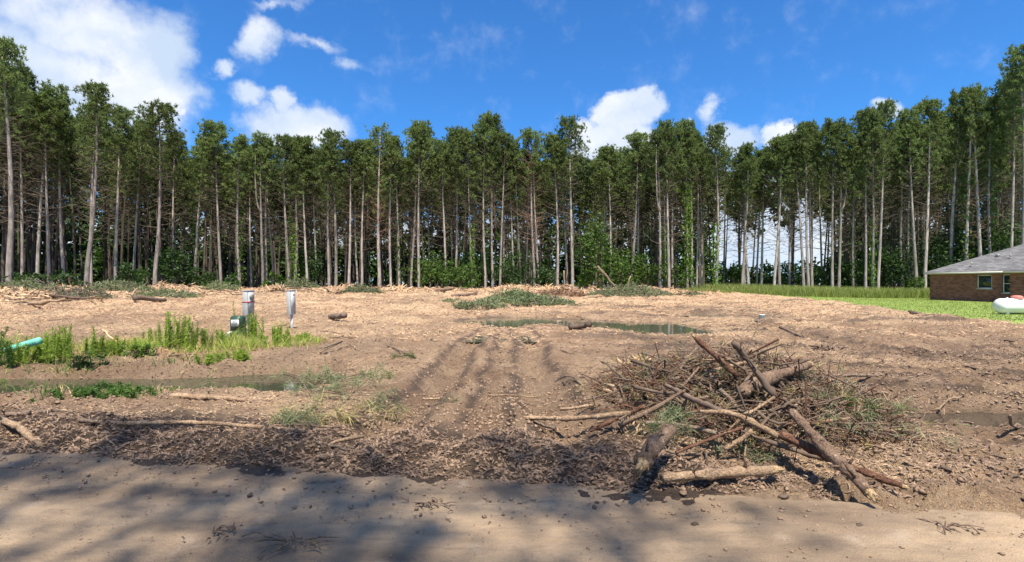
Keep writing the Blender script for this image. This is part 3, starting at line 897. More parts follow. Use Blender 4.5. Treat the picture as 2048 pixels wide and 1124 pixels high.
# photo x, width px, lean (rad), ivy, variant, extra depth, note
FRONT = [(17, 15, 0, None, 5, 0, 'tall thick pine with pale scaly trunk'), (44, 8, 0, None, 2, 5, ''), (75, 9, 0, None, 3, 5, ''), (98, 8, 0, None, 4, 4, ''), (127, 8, 0, None, 7, 5, ''),
         (173, 12, .01, None, 1, 0, 'broad rounded pine with pale trunk and a long low dead limb'), (182, 8, 0, None, 2, 4, ''), (231, 9, -.01, None, 0, 3, ''), (268, 7, 0, None, 3, 5, ''), (309, 11, 0, None, 5, 0, 'round-topped pine with a clean straight trunk'),
         (350, 7, 0, None, 2, 4, ''), (390, 8, 0, 'dark', 3, 2, ''), (442, 8, -.015, None, 0, 0, ''), (479, 9, .02, 'thin', 7, 0, ''), (503, 6, 0, None, 2, 4, ''),
         (526, 8, 0, None, 6, 0, ''), (533, 8, 0, 'thin', 4, 1, ''), (548, 6, 0, None, 3, 4, ''), (578, 8, 0, 'thin', 1, 0, ''), (591, 8, -.03, 'mid', 7, 0, ''), (615, 7, -.02, None, 2, 0, ''), (633, 6, -.03, None, 0, 2, ''),
         (658, 8, 0, None, 3, 0, ''), (672, 9, 0, None, 5, 0, ''), (697, 8, .03, None, 4, 0, ''), (715, 6, 0, None, 6, 2, ''), (724, 7, 0, None, 2, 0, ''),
         (759, 10, 0, None, 'brown', -1, 'pine with rust-brown dead side branches halfway up'), (782, 7, -.03, None, 7, 0, ''), (799, 8, -.05, 'thin', 4, 0, ''), (822, 7, 0, None, 1, 1, ''), (838, 8, -.01, None, 0, 0, ''),
         (860, 6, 0, None, 3, 4, ''), (892, 7, -.015, None, 4, 0, ''), (911, 7, 0, None, 2, 1, ''), (943, 6, 0, 'mid', 3, 0, ''), (952, 6, 0, None, 6, 3, ''), (971, 7, 0, None, 7, 0, 'narrow pine standing tallest at the middle of the wood'),
         (985, 7, 0, None, 0, 1, ''), (1000, 7, .015, None, 1, 0, ''), (1008, 6, 0, None, 2, 3, ''), (1027, 6, 0, None, 4, 2, ''), (1041, 6, 0, None, 3, 2, ''), (1052, 6, 0, None, 0, 2, ''),
         (1070, 8, -.01, None, 5, 0, ''), (1077, 7, 0, None, 'snag', 0, 'bare dead pine with reddish twigs and no green'), (1115, 8, 0, None, 2, 0, ''), (1134, 7, 0, None, 3, 3, ''), (1145, 9, 0, None, 5, -1, 'broad pine with long bare limbs fanned below its crown'),
         (1205, 6, 0, None, 2, 3, ''), (1222, 7, -.03, None, 0, 0, ''), (1263, 8, 0, None, 1, 0, ''), (1276, 7, -.02, None, 7, 2, ''), (1320, 8, -.02, None, 6, -2, ''), (1332, 6, -.02, 'mid', 4, -1, ''), (1338, 8, 0, None, 5, -2, ''), (1345, 7, 0, None, 3, 1, ''),
         (1374, 8, 0, 'thick', 0, 0, 'pine with its trunk wrapped in thick bright green ivy'), (1383, 7, 0, 'thin', 2, 1, ''), (1394, 6, 0, None, 4, 3, ''), (1403, 6, 0, None, 7, 4, ''), (1432, 9, 0, 'mid', 5, 0, 'pine with patches of bright ivy climbing to its crown'), (1447, 6, 0, None, 3, 4, ''),
         (1484, 8, .01, None, 6, 0, ''), (1489, 6, 0, None, 2, 2, ''), (1497, 8, 0, None, 7, 0, ''), (1513, 6, 0, None, 4, 4, ''), (1523, 7, 0, None, 0, 3, ''), (1548, 8, 0, None, 1, 0, ''), (1559, 8, 0, None, 2, 0, ''), (1579, 6, 0, None, 3, 6, ''),
         (1608, 8, -.03, None, 4, 0, ''), (1618, 8, -.02, None, 5, 0, ''), (1624, 8, 0, None, 0, 1, ''), (1644, 6, 0, None, 7, 4, ''), (1665, 8, -.01, None, 2, 0, ''), (1678, 8, 0, None, 6, 0, 'pine forking into two stems halfway up'),
         (1706, 7, 0, 'thin', 3, 1, ''), (1731, 7, 0, None, 4, 0, ''), (1745, 7, 0, 'mid', 1, 0, ''), (1756, 8, 0, None, 5, 0, ''), (1803, 8, 0, None, 2, 2, ''), (1819, 7, 0, 'thin', 7, 2, ''), (1834, 9, -.02, None, 0, 0, ''), (1850, 9, -.02, None, 1, 0, ''),
         (1901, 10, 0, None, 3, 2, ''), (1932, 10, 0, 'dark', 4, 1, ''), (1963, 10, -.03, None, 'brown', 1, 'pine with brown dying top above the brick house'), (1985, 9, 0, 'dark', 7, 2, ''), (2020, 9, 0, None, 0, 2, ''), (2040, 11, 0, None, 5, 0, 'very tall dark pine rising behind the house roof')]
ORD = ['first', 'second', 'third', 'fourth', 'fifth', 'sixth', 'seventh', 'eighth', 'ninth', 'tenth', 'eleventh', 'twelfth', 'thirteenth']
anchors = [(17, 'the thick pine at the left edge of the photo'), (173, 'the broad pine with a long low dead limb'), (309, 'the round-topped pine with the clean trunk'), (759, 'the pine with rust-brown side branches'), (971, 'the tallest pine in the middle'),
           (1077, 'the bare dead pine'), (1145, 'the broad pine with fanned bare limbs'), (1374, 'the pine wrapped in bright ivy'), (1432, 'the pine with patches of bright ivy'), (1678, 'the forked pine'), (1963, 'the brown-topped pine above the house')]
xsF = [f[0] for f in FRONT]
for i, (px, w, lean, ivy, var, ex, note) in enumerate(FRONT):
    vv = brown if var == 'brown' else snag if var == 'snag' else variants[var]
    d = row_depth(px) + ex
    yt = sil(px) + (0 if ex <= 1 else 8 + random.uniform(0, 14))
    if not note: yt += random.uniform(-6, 22)
    if var == 'snag': yt = 300
    o = place_tree(vv, px, d, yt, w, lean + random.gauss(0, .009), ivy=ivy)
    if note:
        lab = note + (' at the left edge of the wood' if px < 30 else '')
        if px == 173: lab = 'broad rounded pine with pale trunk and a long low dead limb'
    else:
        ax, an = min(anchors, key=lambda a: abs(a[0] - px))
        k = abs(i - xsF.index(ax)); side = 'right' if px > ax else 'left'
        lab = f"{ORD[min(k, 13) - 1]} front pine {'with climbing ivy ' if ivy else ''}to the {side} of {an.replace(' of the photo', '')}"
        lab = ' '.join(lab.split()[:16])
    tag(o, lab, 'tree', 'pines along the front of the wood')
# the long low dead limbs of the two left pines are real limbs
def limb(root, pts, r0, mat, name='dead_limb'):
    mb = MB(); n = len(pts); mb.tube(pts, np.linspace(r0, r0 * .25, n), 5)
    return mb.build(name, mat, root)

# inner pines that can still be picked out
placed = [((px - 1024) / 1024 * (row_depth(px) + ex), row_depth(px) + ex) for (px, _, _, _, _, ex, _) in FRONT]
nin = 0; tries = 0
while nin < 205 and tries < 9000:
    tries += 1
    px = random.uniform(-160, 2210); ex = 4 + 34 * random.random() ** 1.3
    d = row_depth(min(max(px, 0), 2048)) + ex
    if 1440 < px < 1650 and ex > 12 and random.random() < .75: continue
    x = (px - 1024) / 1024 * d
    if any((x - a) ** 2 + (d - b) ** 2 < 1.9 ** 2 for a, b in placed): continue
    placed.append((x, d)); nin += 1
    yt = sil(min(max(px, 0), 2048)) + 32 + 1.1 * ex + random.uniform(0, 30)
    v = variants[random.randrange(8)]
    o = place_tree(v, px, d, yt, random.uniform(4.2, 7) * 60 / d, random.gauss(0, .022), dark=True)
    an = min(anchors, key=lambda a: abs(a[0] - px))[1].replace(' of the photo', '')
    tag(o, f"slim pine {'just' if ex < 14 else 'deep' if ex < 26 else 'farthest'} in the wood behind {an}", 'tree', f"inner pines {'near the front' if ex < 14 else 'deep in the wood' if ex < 26 else 'at the back of the wood'} behind {an}")

# the wood beyond, which reads as one mass
def wood_mass():
    mb = MB(); r = np.random.default_rng(5)
    n = 0
    while n < 430:
        px = r.uniform(-500, 2550); ex = (24 + 40 * r.random()) if n < 230 else (9 + 22 * r.random())
        d = row_depth(min(max(px, 0), 2048)) + ex
        if 1430 < px < 1660 and r.random() < (.95 if n < 230 else .6): continue
        x = (px - 1024) / 1024 * d; n += 1
        tv, tf, cr = lites[n % 4]
        top = EYE + (HOR - (sil(min(max(px, 0), 2048)) + 55 + r.random() * 25)) / 1024 * d
        s = max(.6, (top - base_z(np.array([x]), np.array([d]))[0]) / TH); a = r.random() * 6.28
        Rm = np.array([[math.cos(a), -math.sin(a), 0], [math.sin(a), math.cos(a), 0], [0, 0, 1]])
        S = np.array([1.1, 1.1, s]); off = np.array([x, d, .5])
        mb.add((tv * np.array([.62, .62, s])) @ Rm.T + off, tf, 0)
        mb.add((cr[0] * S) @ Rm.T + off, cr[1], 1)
    # low leafy thicket and dim mid-height foliage closing the gaps far inside
    for k, px in enumerate(range(-600, 2620, 26)):
        d = row_depth(min(max(px, 0), 2048)) + 36 + r.random() * 22
        x = (px - 1024) / 1024 * d
        gap = 1425 < px < 1665
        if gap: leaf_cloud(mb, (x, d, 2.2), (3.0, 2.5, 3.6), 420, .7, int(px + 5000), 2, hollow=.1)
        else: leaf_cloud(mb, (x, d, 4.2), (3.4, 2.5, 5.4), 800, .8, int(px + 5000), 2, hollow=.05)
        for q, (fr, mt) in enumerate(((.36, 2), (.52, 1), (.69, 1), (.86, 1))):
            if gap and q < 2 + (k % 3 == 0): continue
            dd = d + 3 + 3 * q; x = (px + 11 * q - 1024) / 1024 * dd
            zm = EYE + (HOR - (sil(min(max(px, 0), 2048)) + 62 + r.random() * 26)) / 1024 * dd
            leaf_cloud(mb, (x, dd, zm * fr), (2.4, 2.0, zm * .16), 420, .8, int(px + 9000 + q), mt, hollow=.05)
    return mb
o = wood_mass().build('woods', [M['bark_shaded'], M['needles_shaded'], M['leaf_dark']])
tag(o, 'dark mass of pines and thicket deep behind the front rows', 'woods', kind='stuff')

_t, _b, _c = make_pine(650, dense=.55, base=.42, R=2.6)
_m = MB(); _m.add(_c[0][:], _c[1][rng.random(len(_c[1])) < .55])
open_pine = (_t.mesh('trunk', M['bark'], True), _b.mesh('branches', M['twig']), _m.mesh('crown', M['needles']))
# pines behind the camera, on the far side of the road: their crowns shade the near road
for (x, y, hgt, cwid) in [(2.3, -5.2, 22.6, .50), (1.1, -5.9, 22.9, .42), (.2, -5.3, 23.2, .46), (-1.65, -5.0, 23.8, .46), (-2.5, -6.1, 24.2, .36), (-3.35, -5.3, 23.9, .38), (-4.5, -4.9, 23.8, .46), (-5.7, -5.9, 24.6, .46), (-7.0, -5.2, 24.6, .5), (-8.8, -4.9, 24.2, .55), (-11, -5.4, 24.8, .65)]:
    v = open_pine
    root = empty('pine_tree', (x, y, -.1), random.uniform(0, 6.28))
    for nm, mm in (('trunk', v[0]), ('branches', v[1]), ('crown', v[2])):
        c = link(nm, mm, root); c.scale = (cwid, cwid, hgt / TH)
    tag(root, 'pine on the near side of the road that shades the dirt road', 'tree', 'pines on the near side of the road')

# ------------------------------------------------------------------ undergrowth
def shrub(px, depth, hpx, wpx, mat, label, seed, n=None, name='shrub', size=.28):
    x = (px - 1024) / 1024 * depth; z = H(x, depth)
    h = hpx / 1024 * depth; w = wpx / 1024 * depth
    root = empty(name, (x, depth, z), 0, label, 'shrub' if name == 'shrub' else 'tree', None)
    st = MB(); r = np.random.default_rng(seed)
    for k in range(6 if name == 'shrub' else 9):
        a = r.random() * 6.28; rr = w * .4 * r.random()
        if name == 'shrub':
            st.tube([(0, 0, -.1), (math.cos(a) * rr * .5, math.sin(a) * rr * .5, h * .4), (math.cos(a) * rr, math.sin(a) * rr, h * .8)], [.04, .03, .012], 4, False)
        elif k == 0: st.tube([(0, 0, -.1), (.05, 0, h * .5), (0, .05, h * .95)], [.09, .06, .02], 6, False)
        else:
            zz = h * (.25 + .65 * r.random()); st.tube([(0, 0, zz), (math.cos(a) * rr * 1.1, math.sin(a) * rr * 1.1, zz + h * .08)], [.035, .012], 4, False)
    st.build('stem' if name == 'shrub' else 'trunk', M['twig'], root)
    lf = MB(); leaf_cloud(lf, (0, 0, h * .52), (w / 2, w / 2 * .9, h * .5), n or int(90 + 55 * w * h), size, seed, hollow=.2)
    lf.build('foliage', mat, root)
    return root


SH = [(95, 1, 40, 120, 'leaf_dark', 'dark shrub at the foot of the wood between the two big left pines'),
      (262, 2, 50, 90, 'leaf_dark', 'dark spreading shrub left of the round-topped pine'),
      (350, 2, 92, 90, 'leaf_dark', 'tall dark broadleaf shrub just right of the round-topped pine'),
      (405, 1, 40, 60, 'leaf_dark', 'low dark shrub midway between the round-topped pine and the meter posts'),
      (424, 0, 24, 36, 'leaf', 'small bright shrub at the wood edge left of the meter posts'),
      (462, 1, 34, 40, 'leaf_dark', 'low shrub between two pines left of the meter posts'),
      (548, 0, 34, 36, 'leaf', 'small green shrub at the wood edge above the meter posts'),
      (618, 3, 100, 60, 'leaf_dark', 'tall dim shrub behind the leaning pines right of the meter posts'),
      (842, 3, 72, 70, 'leaf', 'leafy shrub right of the brown-limbed pine'), (872, 1, 78, 80, 'leaf', 'large feathery green shrub at the wood edge'),
      (915, 0, 60, 90, 'leaf', 'broad pale green shrub at the foot of the central pines'), (950, 3, 80, 70, 'leaf_dark', 'dark shrub below the tallest central pine'),
      (1020, 2, 78, 80, 'leaf_dark', 'dim shrub between the tallest central pine and the bare dead pine'), (1095, 1, 60, 60, 'leaf_dark', 'low dark shrub right of the bare dead pine'),
      (1170, 1, 50, 40, 'leaf_bright', 'bright shrub at the base of the young broadleaf tree'),
      (1238, 1, 82, 110, 'leaf', 'wide bushy shrub right of the young broadleaf tree'), (1290, 0, 66, 90, 'leaf', 'feathery shrub left of a pair of slim pines'),
      (1354, 0, 50, 46, 'leaf', 'round green shrub at the edge of the tall grass'), (1460, 5, 60, 70, 'leaf_dark', 'dark shrub behind the grass right of the ivy pines'),
      (1520, 8, 54, 90, 'leaf_dark', 'dark bushes under the bright gap in the wood'), (1590, 9, 64, 90, 'leaf_dark', 'dark thicket at the foot of the sky gap'), (1650, 3, 70, 60, 'leaf_dark', 'shrub left of the forked pine'),
      (1700, 3, 84, 70, 'leaf_dark', 'tall dim shrub right of the forked pine'), (1780, 3, 110, 90, 'leaf_dark', 'tall leafy shrub at the wood edge left of the house'),
      (1832, 0, 44, 36, 'leaf', 'bright low shrub at the corner of the tall grass near the house'), (1870, 3, 130, 90, 'leaf_dark', 'tall dark shrub behind the house corner'), (1940, 4, 150, 100, 'leaf_dark', 'dark thicket behind the house roof'), (2010, 4, 170, 90, 'leaf_dark', 'dense dark foliage behind the right of the roof')]
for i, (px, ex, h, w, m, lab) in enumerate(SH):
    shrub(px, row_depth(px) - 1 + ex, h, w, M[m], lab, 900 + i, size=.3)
shrub(1192, row_depth(1192) - 1.2, 155, 72, M['leaf'], 'young bright green broadleaf tree among the pine trunks', 777, 1500, 'broadleaf_tree', .34)

# ------------------------------------------------------------------ house and tank
def house():
    A = Vector((38.2, 46.8)); B = Vector((38.9, 41.5))
    u = (B - A).normalized(); nrm = Vector((u.y, -u.x))      # into the house?
    if nrm.x < 0: nrm = -nrm
    z0 = H(38.2, 46) * 0 + .0; hE = 2.43
    root = empty('brick_house', (A.x, A.y, z0), math.atan2(u.y, u.x), 'single-storey brown brick house with a grey shingle hip roof', 'house')
    # local x along the wall towards the camera, local y = left of it (into house is -y or +y)
    s = 1 if (Vector((-u.y, u.x)).dot(nrm) > 0) else -1
    L = 16.0; D = 13.0; J = 7.35; P = .55
    def W(x, y, z): return (x, s * y, z)
    def wall(name, p, q, holes=()):
        """vertical wall from p to q (local xy), uv in metres, with openings"""
        p = Vector(p); q = Vector(q); ln = (q - p).length; d = (q - p) / ln
        xs = sorted({0, ln, *[h[0] for h in holes], *[h[1] for h in holes]})
        zs = sorted({-.3, hE, *[h[2] for h in holes], *[h[3] for h in holes]})
        verts, faces, uvs = [], [], []
        for i in range(len(xs) - 1):
            for j in range(len(zs) - 1):
                cx, cz = (xs[i] + xs[i + 1]) / 2, (zs[j] + zs[j + 1]) / 2
                if any(h[0] < cx < h[1] and h[2] < cz < h[3] for h in holes): continue
                k = len(verts)
                for (a, b) in ((xs[i], zs[j]), (xs[i + 1], zs[j]), (xs[i + 1], zs[j + 1]), (xs[i], zs[j + 1])):
                    pt = p + d * a; verts.append(W(pt.x, pt.y, b)); uvs.append((a, b))
                faces.append((k, k + 1, k + 2, k + 3))
        me = bpy.data.meshes.new(name); me.from_pydata(verts, [], faces); me.materials.append(M['brick'])
        uv = me.uv_layers.new(name='uv')
        for f in me.polygons:
            for li in f.loop_indices: uv.data[li].uv = uvs[me.loops[li].vertex_index]
        so = link(name, me, root)
        return so
    # px -> position along wall
    def along(px):
        t = (px - 1024) / 1024
        return (t * A.y - A.x) / (u.x - t * u.y)
    def zat(px, py):
        a = along(px); d = A.y + u.y * a
        return EYE - (py - HOR) / 1024 * d
    w1 = (along(1954), along(1984), zat(1968, 577), zat(1968, 549.5)); w2 = (along(2005), along(2029.5), zat(2016, 586), zat(2016, 547.5))
    w1 = (w1[0], w1[1], w1[2], min(w1[3], hE - .1)); w2 = (w2[0], w2[1], w2[2], min(w2[3], hE - .1))
    J = along(2032)
    wall('wall', (0, 0), (J, 0), [w1, w2])
    wall('wall', (J, 0), (J, -P)); wall('wall', (J, -P), (L, -P)); wall('wall', (0, D), (0, 0)); wall('wall', (L, -P), (L, D)); wall('wall', (L, D), (0, D))
    for k, w in enumerate((w1, w2)):
        mb = MB(); t = .07; x0, x1, a, b = w
        for lo, hi in (((x0, .04, a), (x0 + t, .12, b)), ((x1 - t, .04, a), (x1, .12, b)), ((x0 + t, .04, a), (x1 - t, .12, a + t)), ((x0 + t, .04, b - t), (x1 - t, .12, b))):
            mb.box(W(*lo), W(*hi))
        win = mb.build('window', M['trim'], root)
        mb = MB(); mb.box(W(x0 - .05, -.04, a - .06), W(x1 + .05, .03, a - .004)); mb.build('sill', M['trim'], win)
        if k == 1:
            zm = (a + b) / 2
            mb = MB(); mb.box(W(x0 + t, .03, zm - .03), W(x1 - t, .075, zm + .03)); mb.build('meeting_rail', M['trim'], win)
            for lo, hi in ((a + t, zm - .03), (zm + .03, b - t)):
                mb = MB(); mb.box(W(x0 + t, .082, lo), W(x1 - t, .095, hi)); mb.build('pane', M['glass'], win)
        else:
            mb = MB(); mb.box(W(x0 + t, .082, a + t), W(x1 - t, .095, b - t)); mb.build('pane', M['glass'], win)
    mb = MB(); mb.box(W(-.02, -.02, -.3), W(J - .01, -.004, .1)); mb.build('foundation', M['concrete'], root)
    # hip roof
    e = .32; pit = .5; zE = hE + .16; run = (D + 2 * e) / 2
    c = [(-e, -e), (L + e, -e), (L + e, D + e), (-e, D + e)]
    r0 = (-e + run, D / 2, zE + pit * run); r1 = (L + e - run, D / 2, zE + pit * run)
    polys = [[(*c[0], zE), (*c[1], zE), r1, r0], [(*c[3], zE), (*c[0], zE), r0], [(*c[2], zE), (*c[3], zE), r0, r1], [(*c[1], zE), (*c[2], zE), r1]]
    # the projecting bay's roof, a little prouder
    def roofmesh(name, polys):
        verts, faces, uvs = [], [], []
        for P_ in polys:
            k = len(verts); a = Vector(P_[0]); b = Vector(P_[1]); d = (b - a).normalized()
            n = (Vector(P_[1]) - a).cross(Vector(P_[2]) - a).normalized(); w = n.cross(d)
            for p in P_:
                q = Vector(p) - a; uvs.append((q.dot(d) + 3.1 * len(faces), abs(q.dot(w)))); verts.append(W(*p))
            faces.append(tuple(range(k, k + len(P_))))
        me = bpy.data.meshes.new(name); me.from_pydata(verts, [], faces); me.materials.append(M['shingle'])
        uv = me.uv_layers.new(name='uv')
        for f in me.polygons:
            for li in f.loop_indices: uv.data[li].uv = uvs[me.loops[li].vertex_index]
        o = link(name, me, root); m = o.modifiers.new('thickness', 'SOLIDIFY'); m.thickness = .04; m.offset = 0
        return o
    roof = roofmesh('roof', polys)
    J2 = J - .25; ap = 5.6
    b0 = (J2, -P - e, zE - .02); b1 = (L + e, -P - e, zE - .02)
    zz = zE - .02 + pit * ap
    roofmesh('roof', [[b0, b1, (L + e, -P - e + ap, zz), (J2 + ap, -P - e + ap, zz)], [(J2, -P - e + .02, zE - .02), (J2 + ap, -P - e + ap, zz), (J2 + .6, .9, zE + .55)]])
    # fascia, gutter line and soffit
    mb = MB(); mb.box(W(-e, -e, hE), W(J2 + .28, -e + .03, zE - .01)); mb.build('fascia', M['trim'], root)
    mb = MB(); mb.box(W(-e, -e + .035, hE), W(-e + .03, D + e, zE - .01)); mb.build('fascia', M['trim'], root)
    mb = MB(); mb.box(W(J2, -P - e, hE - .02), W(L + e, -P - e + .03, zE - .04)); mb.build('fascia', M['trim'], root)
    mb = MB(); mb.box(W(-e + .035, -e + .035, hE + .005), W(J2, -.005, hE + .03)); mb.build('soffit', M['trim'], root)
    mb = MB(); mb.box(W(J2 + .035, -P - e + .035, hE + .008), W(L, -P - .005, hE + .034)); mb.build('soffit', M['trim'], root)
    # roof vents
    for (px, py, kind) in ((1943, 533, 'pipe'), (1996, 513, 'cap'), (2021, 517, 'pipe')):
        best = None
        for i in range(400):
            t = i / 400 * 7; zz = zE + pit * (t); 
            # point on roof plane at inward distance t: find along so that px matches
            tt = (px - 1024) / 1024
            # world = A + u*a + nrm*(t - e)
            bx = A.x + nrm.x * (t - e); by = A.y + nrm.y * (t - e)
            a = (tt * by - bx) / (u.x - tt * u.y); d = by + u.y * a
            yy = HOR - (zz - EYE) / d * 1024
            if best is None or abs(yy - py) < best[0]: best = (abs(yy - py), a, t - e, zz)
        _, a, yy, zz = best
        mb = MB()
        if kind == 'pipe':
            mb.tube([W(a, yy, zz - .05), W(a, yy, zz + .42)], .045, 8); mb.tube([W(a, yy, zz - .02), W(a, yy, zz + .10)], [.12, .05], 10)
            mb.build('vent_pipe', M['steel_dk'], root)
        else:
            mb.tube([W(a, yy, zz - .05), W(a, yy, zz + .16), W(a, yy, zz + .22)], [.17, .17, .08], 10); mb.build('roof_vent', M['steel_dk'], root)
    return root


house()


def lathe(mb, prof, axis='z', sides=24, at=(0, 0, 0)):
    prof = list(prof); vs = []
    for (r, t) in prof:
        for k in range(sides):
            a = 2 * math.pi * k / sides; c, s_ = r * math.cos(a), r * math.sin(a)
            p = (c, s_, t) if axis == 'z' else (t, c, s_)
            vs.append((p[0] + at[0], p[1] + at[1], p[2] + at[2]))
    f = []
    for i in range(len(prof) - 1):
        for k in range(sides):
            a0 = i * sides + k; b0 = i * sides + (k + 1) % sides
            f += [(a0, b0, b0 + sides), (a0, b0 + sides, a0 + sides)]
    mb.add(vs, f)


def tank():
    d = 25.2; x0 = (1990.5 - 1024) / 1024 * d; z = H(x0 + 1, d) + .06
    root = empty('propane_tank', (x0, d, z), math.radians(-4), 'white horizontal gas tank with a faded red lid on the lawn', 'gas tank')
    R = .37; Ln = 2.35; cz = .42; mb = MB()
    prof = [(0.001, 0)] + [(R * math.sin(a), .27 * (1 - math.cos(a))) for a in np.linspace(.15, math.pi / 2, 8)]
    prof += [(R, .9), (R, Ln - .27)] + [(R * math.cos(a), Ln - .27 + .27 * math.sin(a)) for a in np.linspace(.1, math.pi / 2 - .1, 7)] + [(0.001, Ln)]
    lathe(mb, prof, 'x', 28, (0, 0, cz)); mb.build('shell', M['white'], root, True)
    for xx in (.35, .38 + Ln - .85):
        for yy in (-.24, .16):
            mb = MB(); mb.box((xx, yy, -.06), (xx + .1, yy + .08, .20)); mb.build('leg', M['white'], root)
    mb = MB(); lathe(mb, [(.24, R - .04), (.24, R + .07), (.20, R + .12), (.1, R + .15), (.001, R + .155)], 'z', 20, (1.0, 0, cz)); mb.build('lid', M['lid'], root, True)
    mb = MB(); mb.box((.52, -.03, cz + R - .02), (.58, .03, cz + R + .045)); mb.build('lifting_lug', M['white'], root)
    mb = MB(); mb.box((.36, -.3, -.1), (.52, .3, -.062)); mb.build('pad', M['concrete'], root)


tank()

# ------------------------------------------------------------------ utility boxes on the verge
def meter_post(px, base_py, ztop, bw, bh, bd, name_label, tape=False, rz=0.0, seal=False, lean=0):
    x, y = gp(px, base_py, 0); z = H(x, y); 
    root = empty('meter_pedestal', (x, y, z), rz, name_label, 'electric meter')
    t = ztop - z
    mb = MB(); mb.box((-bw / 2, -bd / 2, t - bh), (bw / 2, bd / 2, t - .02)); bevel(mb.build('box', M['steel'], root), .008)
    mb = MB(); mb.box((-bw / 2 - .015, -bd / 2 - .015, t - .017), (bw / 2 + .015, bd / 2 + .015, t)); bevel(mb.build('hood', M['steel'], root), .004)
    # the meter face looks along +x
    mb = MB(); mb.box((bw / 2 + .003, -bd / 2 + .03, t - bh + .05), (bw / 2 + .012, bd / 2 - .03, t - .06)); cov = mb.build('cover', M['steel'], root)
    mb = MB(); lathe(mb, ([(.085, bw / 2 + .005), (.085, bw / 2 + .05), (.06, bw / 2 + .065), (.001, bw / 2 + .07)] if not seal else [(.045, bw / 2 + .005), (.045, bw / 2 + .02), (.001, bw / 2 + .022)]), 'x', 18, (0, 0 if not seal else .03, t - (.2 if not seal else .13))); mb.build('meter_socket', M['steel_dk'] if not seal else M['white'], root, True)
    mb = MB(); mb.tube([(0, 0, -.3), (0, 0, t - bh)], .042, 10); mb.build('post', M['steel'], root, True)
    mb = MB(); mb.tube([(-.03, .06, -.3), (-.03, .06, t - bh)], .022, 8); mb.build('conduit', M['steel_dk'], root, True)
    if tape:
        mb = MB(); h0 = t - .37; o_ = .006
        mb.box((-bw / 2 - o_, -bd / 2 - o_, h0), (bw / 2 + o_ + .012, bd / 2 + o_, h0 + .03)); mb.build('tape', M['red'], root)
    root.rotation_euler = (0, lean, rz)
    return root


meter_post(497, 672, 1.395, .17, .76, .30, 'grey metal meter box with a red tape band on the left post', True, math.radians(-12))
meter_post(584, 663, 1.385, .14, .82, .27, 'narrow pale grey meter box on the right post without tape', False, math.radians(-14), True, math.radians(-2.2))


def comms():
    x, y = gp(476, 677, 0); z = H(x, y)
    root = empty('utility_pedestal', (x, y, z), math.radians(-8), 'dark green utility pedestal with a white notice on its front', 'utility box')
    w, d, h = .32, .24, .54; mb = MB()
    prof = [(-w / 2, 0), (-w / 2, h * .86), (-w / 2 + .02, h * .95), (-w / 2 + .06, h), (w / 2 - .06, h), (w / 2 - .02, h * .95), (w / 2, h * .86), (w / 2, 0)]
    n = len(prof); v = [(a, -d / 2, b) for a, b in prof] + [(a, d / 2, b) for a, b in prof]; f = []
    for k in range(n):
        j = (k + 1) % n; f += [(k, j, j + n), (k, j + n, k + n)]
    for k in range(1, n - 1): f += [(0, k + 1, k), (n, n + k, n + k + 1)]
    mb.add(v, f); mb.build('cover', M['greenbox'], root)
    mb = MB(); mb.box((-w / 2 - .01, -d / 2 - .01, -.1), (w / 2 + .01, d / 2 + .01, .12)); bevel(mb.build('base', M['greenbox'], root))
    mb = MB(); mb.box((-.13, -d / 2 - .006, h * .46), (.12, -d / 2 - .002, h * .80)); lab = mb.build('notice', M['white'], root)
    mb = MB()
    for k in range(5):
        mb.box((-.10 + .03 * (k % 2), -d / 2 - .010, h * (.51 + .055 * k)), (.03 + .02 * (k % 3), -d / 2 - .0072, h * (.51 + .055 * k) + .008))
    mb.tube([(.0, -d / 2 - .009, h * .5), (.08, -d / 2 - .009, h * .76)], .007, 4); mb.build('print', M['greenbox'], lab)
    # white riser pipe
    x, y = gp(455, 686, 0); z = H(x, y)
    mb = MB(); mb.tube([(0, 0, -.2), (0, 0, .17), (.03, 0, .22), (.10, -.01, .235), (.16, -.01, .235)], .035, 10)
    o = mb.build('riser_pipe', M['white'], None, True); o.location = (x, y, z)
    tag(o, 'short white elbow pipe beside the green utility pedestal', 'pipe')


comms()


def ridged_pipe():
    a = gpt(12, 731, .22); b = gpt(78, 710, .40)
    a = Vector(a); b = Vector(b); b.z = a.z + .24
    mb = MB(); n = 60; pts = [a + (b - a) * (i / (n - 1)) for i in range(n)]
    rad = [.066 + .007 * (1 if (i // 2) % 2 else -1) for i in range(n)]
    mb.tube(pts, rad, 14); o = mb.build('drain_pipe', M['teal'], None, True)
    tag(o, 'teal ribbed drain pipe sticking out of the weeds over the ditch', 'pipe')


ridged_pipe()

# ------------------------------------------------------------------ logs and sticks
def crooked(a, b, n=7, amp=.03, seed=0):
    r = np.random.default_rng(seed); a = np.array(a, float); b = np.array(b, float)
    t = np.linspace(0, 1, n)[:, None]; p = a + (b - a) * t
    w = r.normal(size=(n, 3)) * amp; w[0] = 0; w[-1] = 0; w[:, 2] *= .5
    return p + w


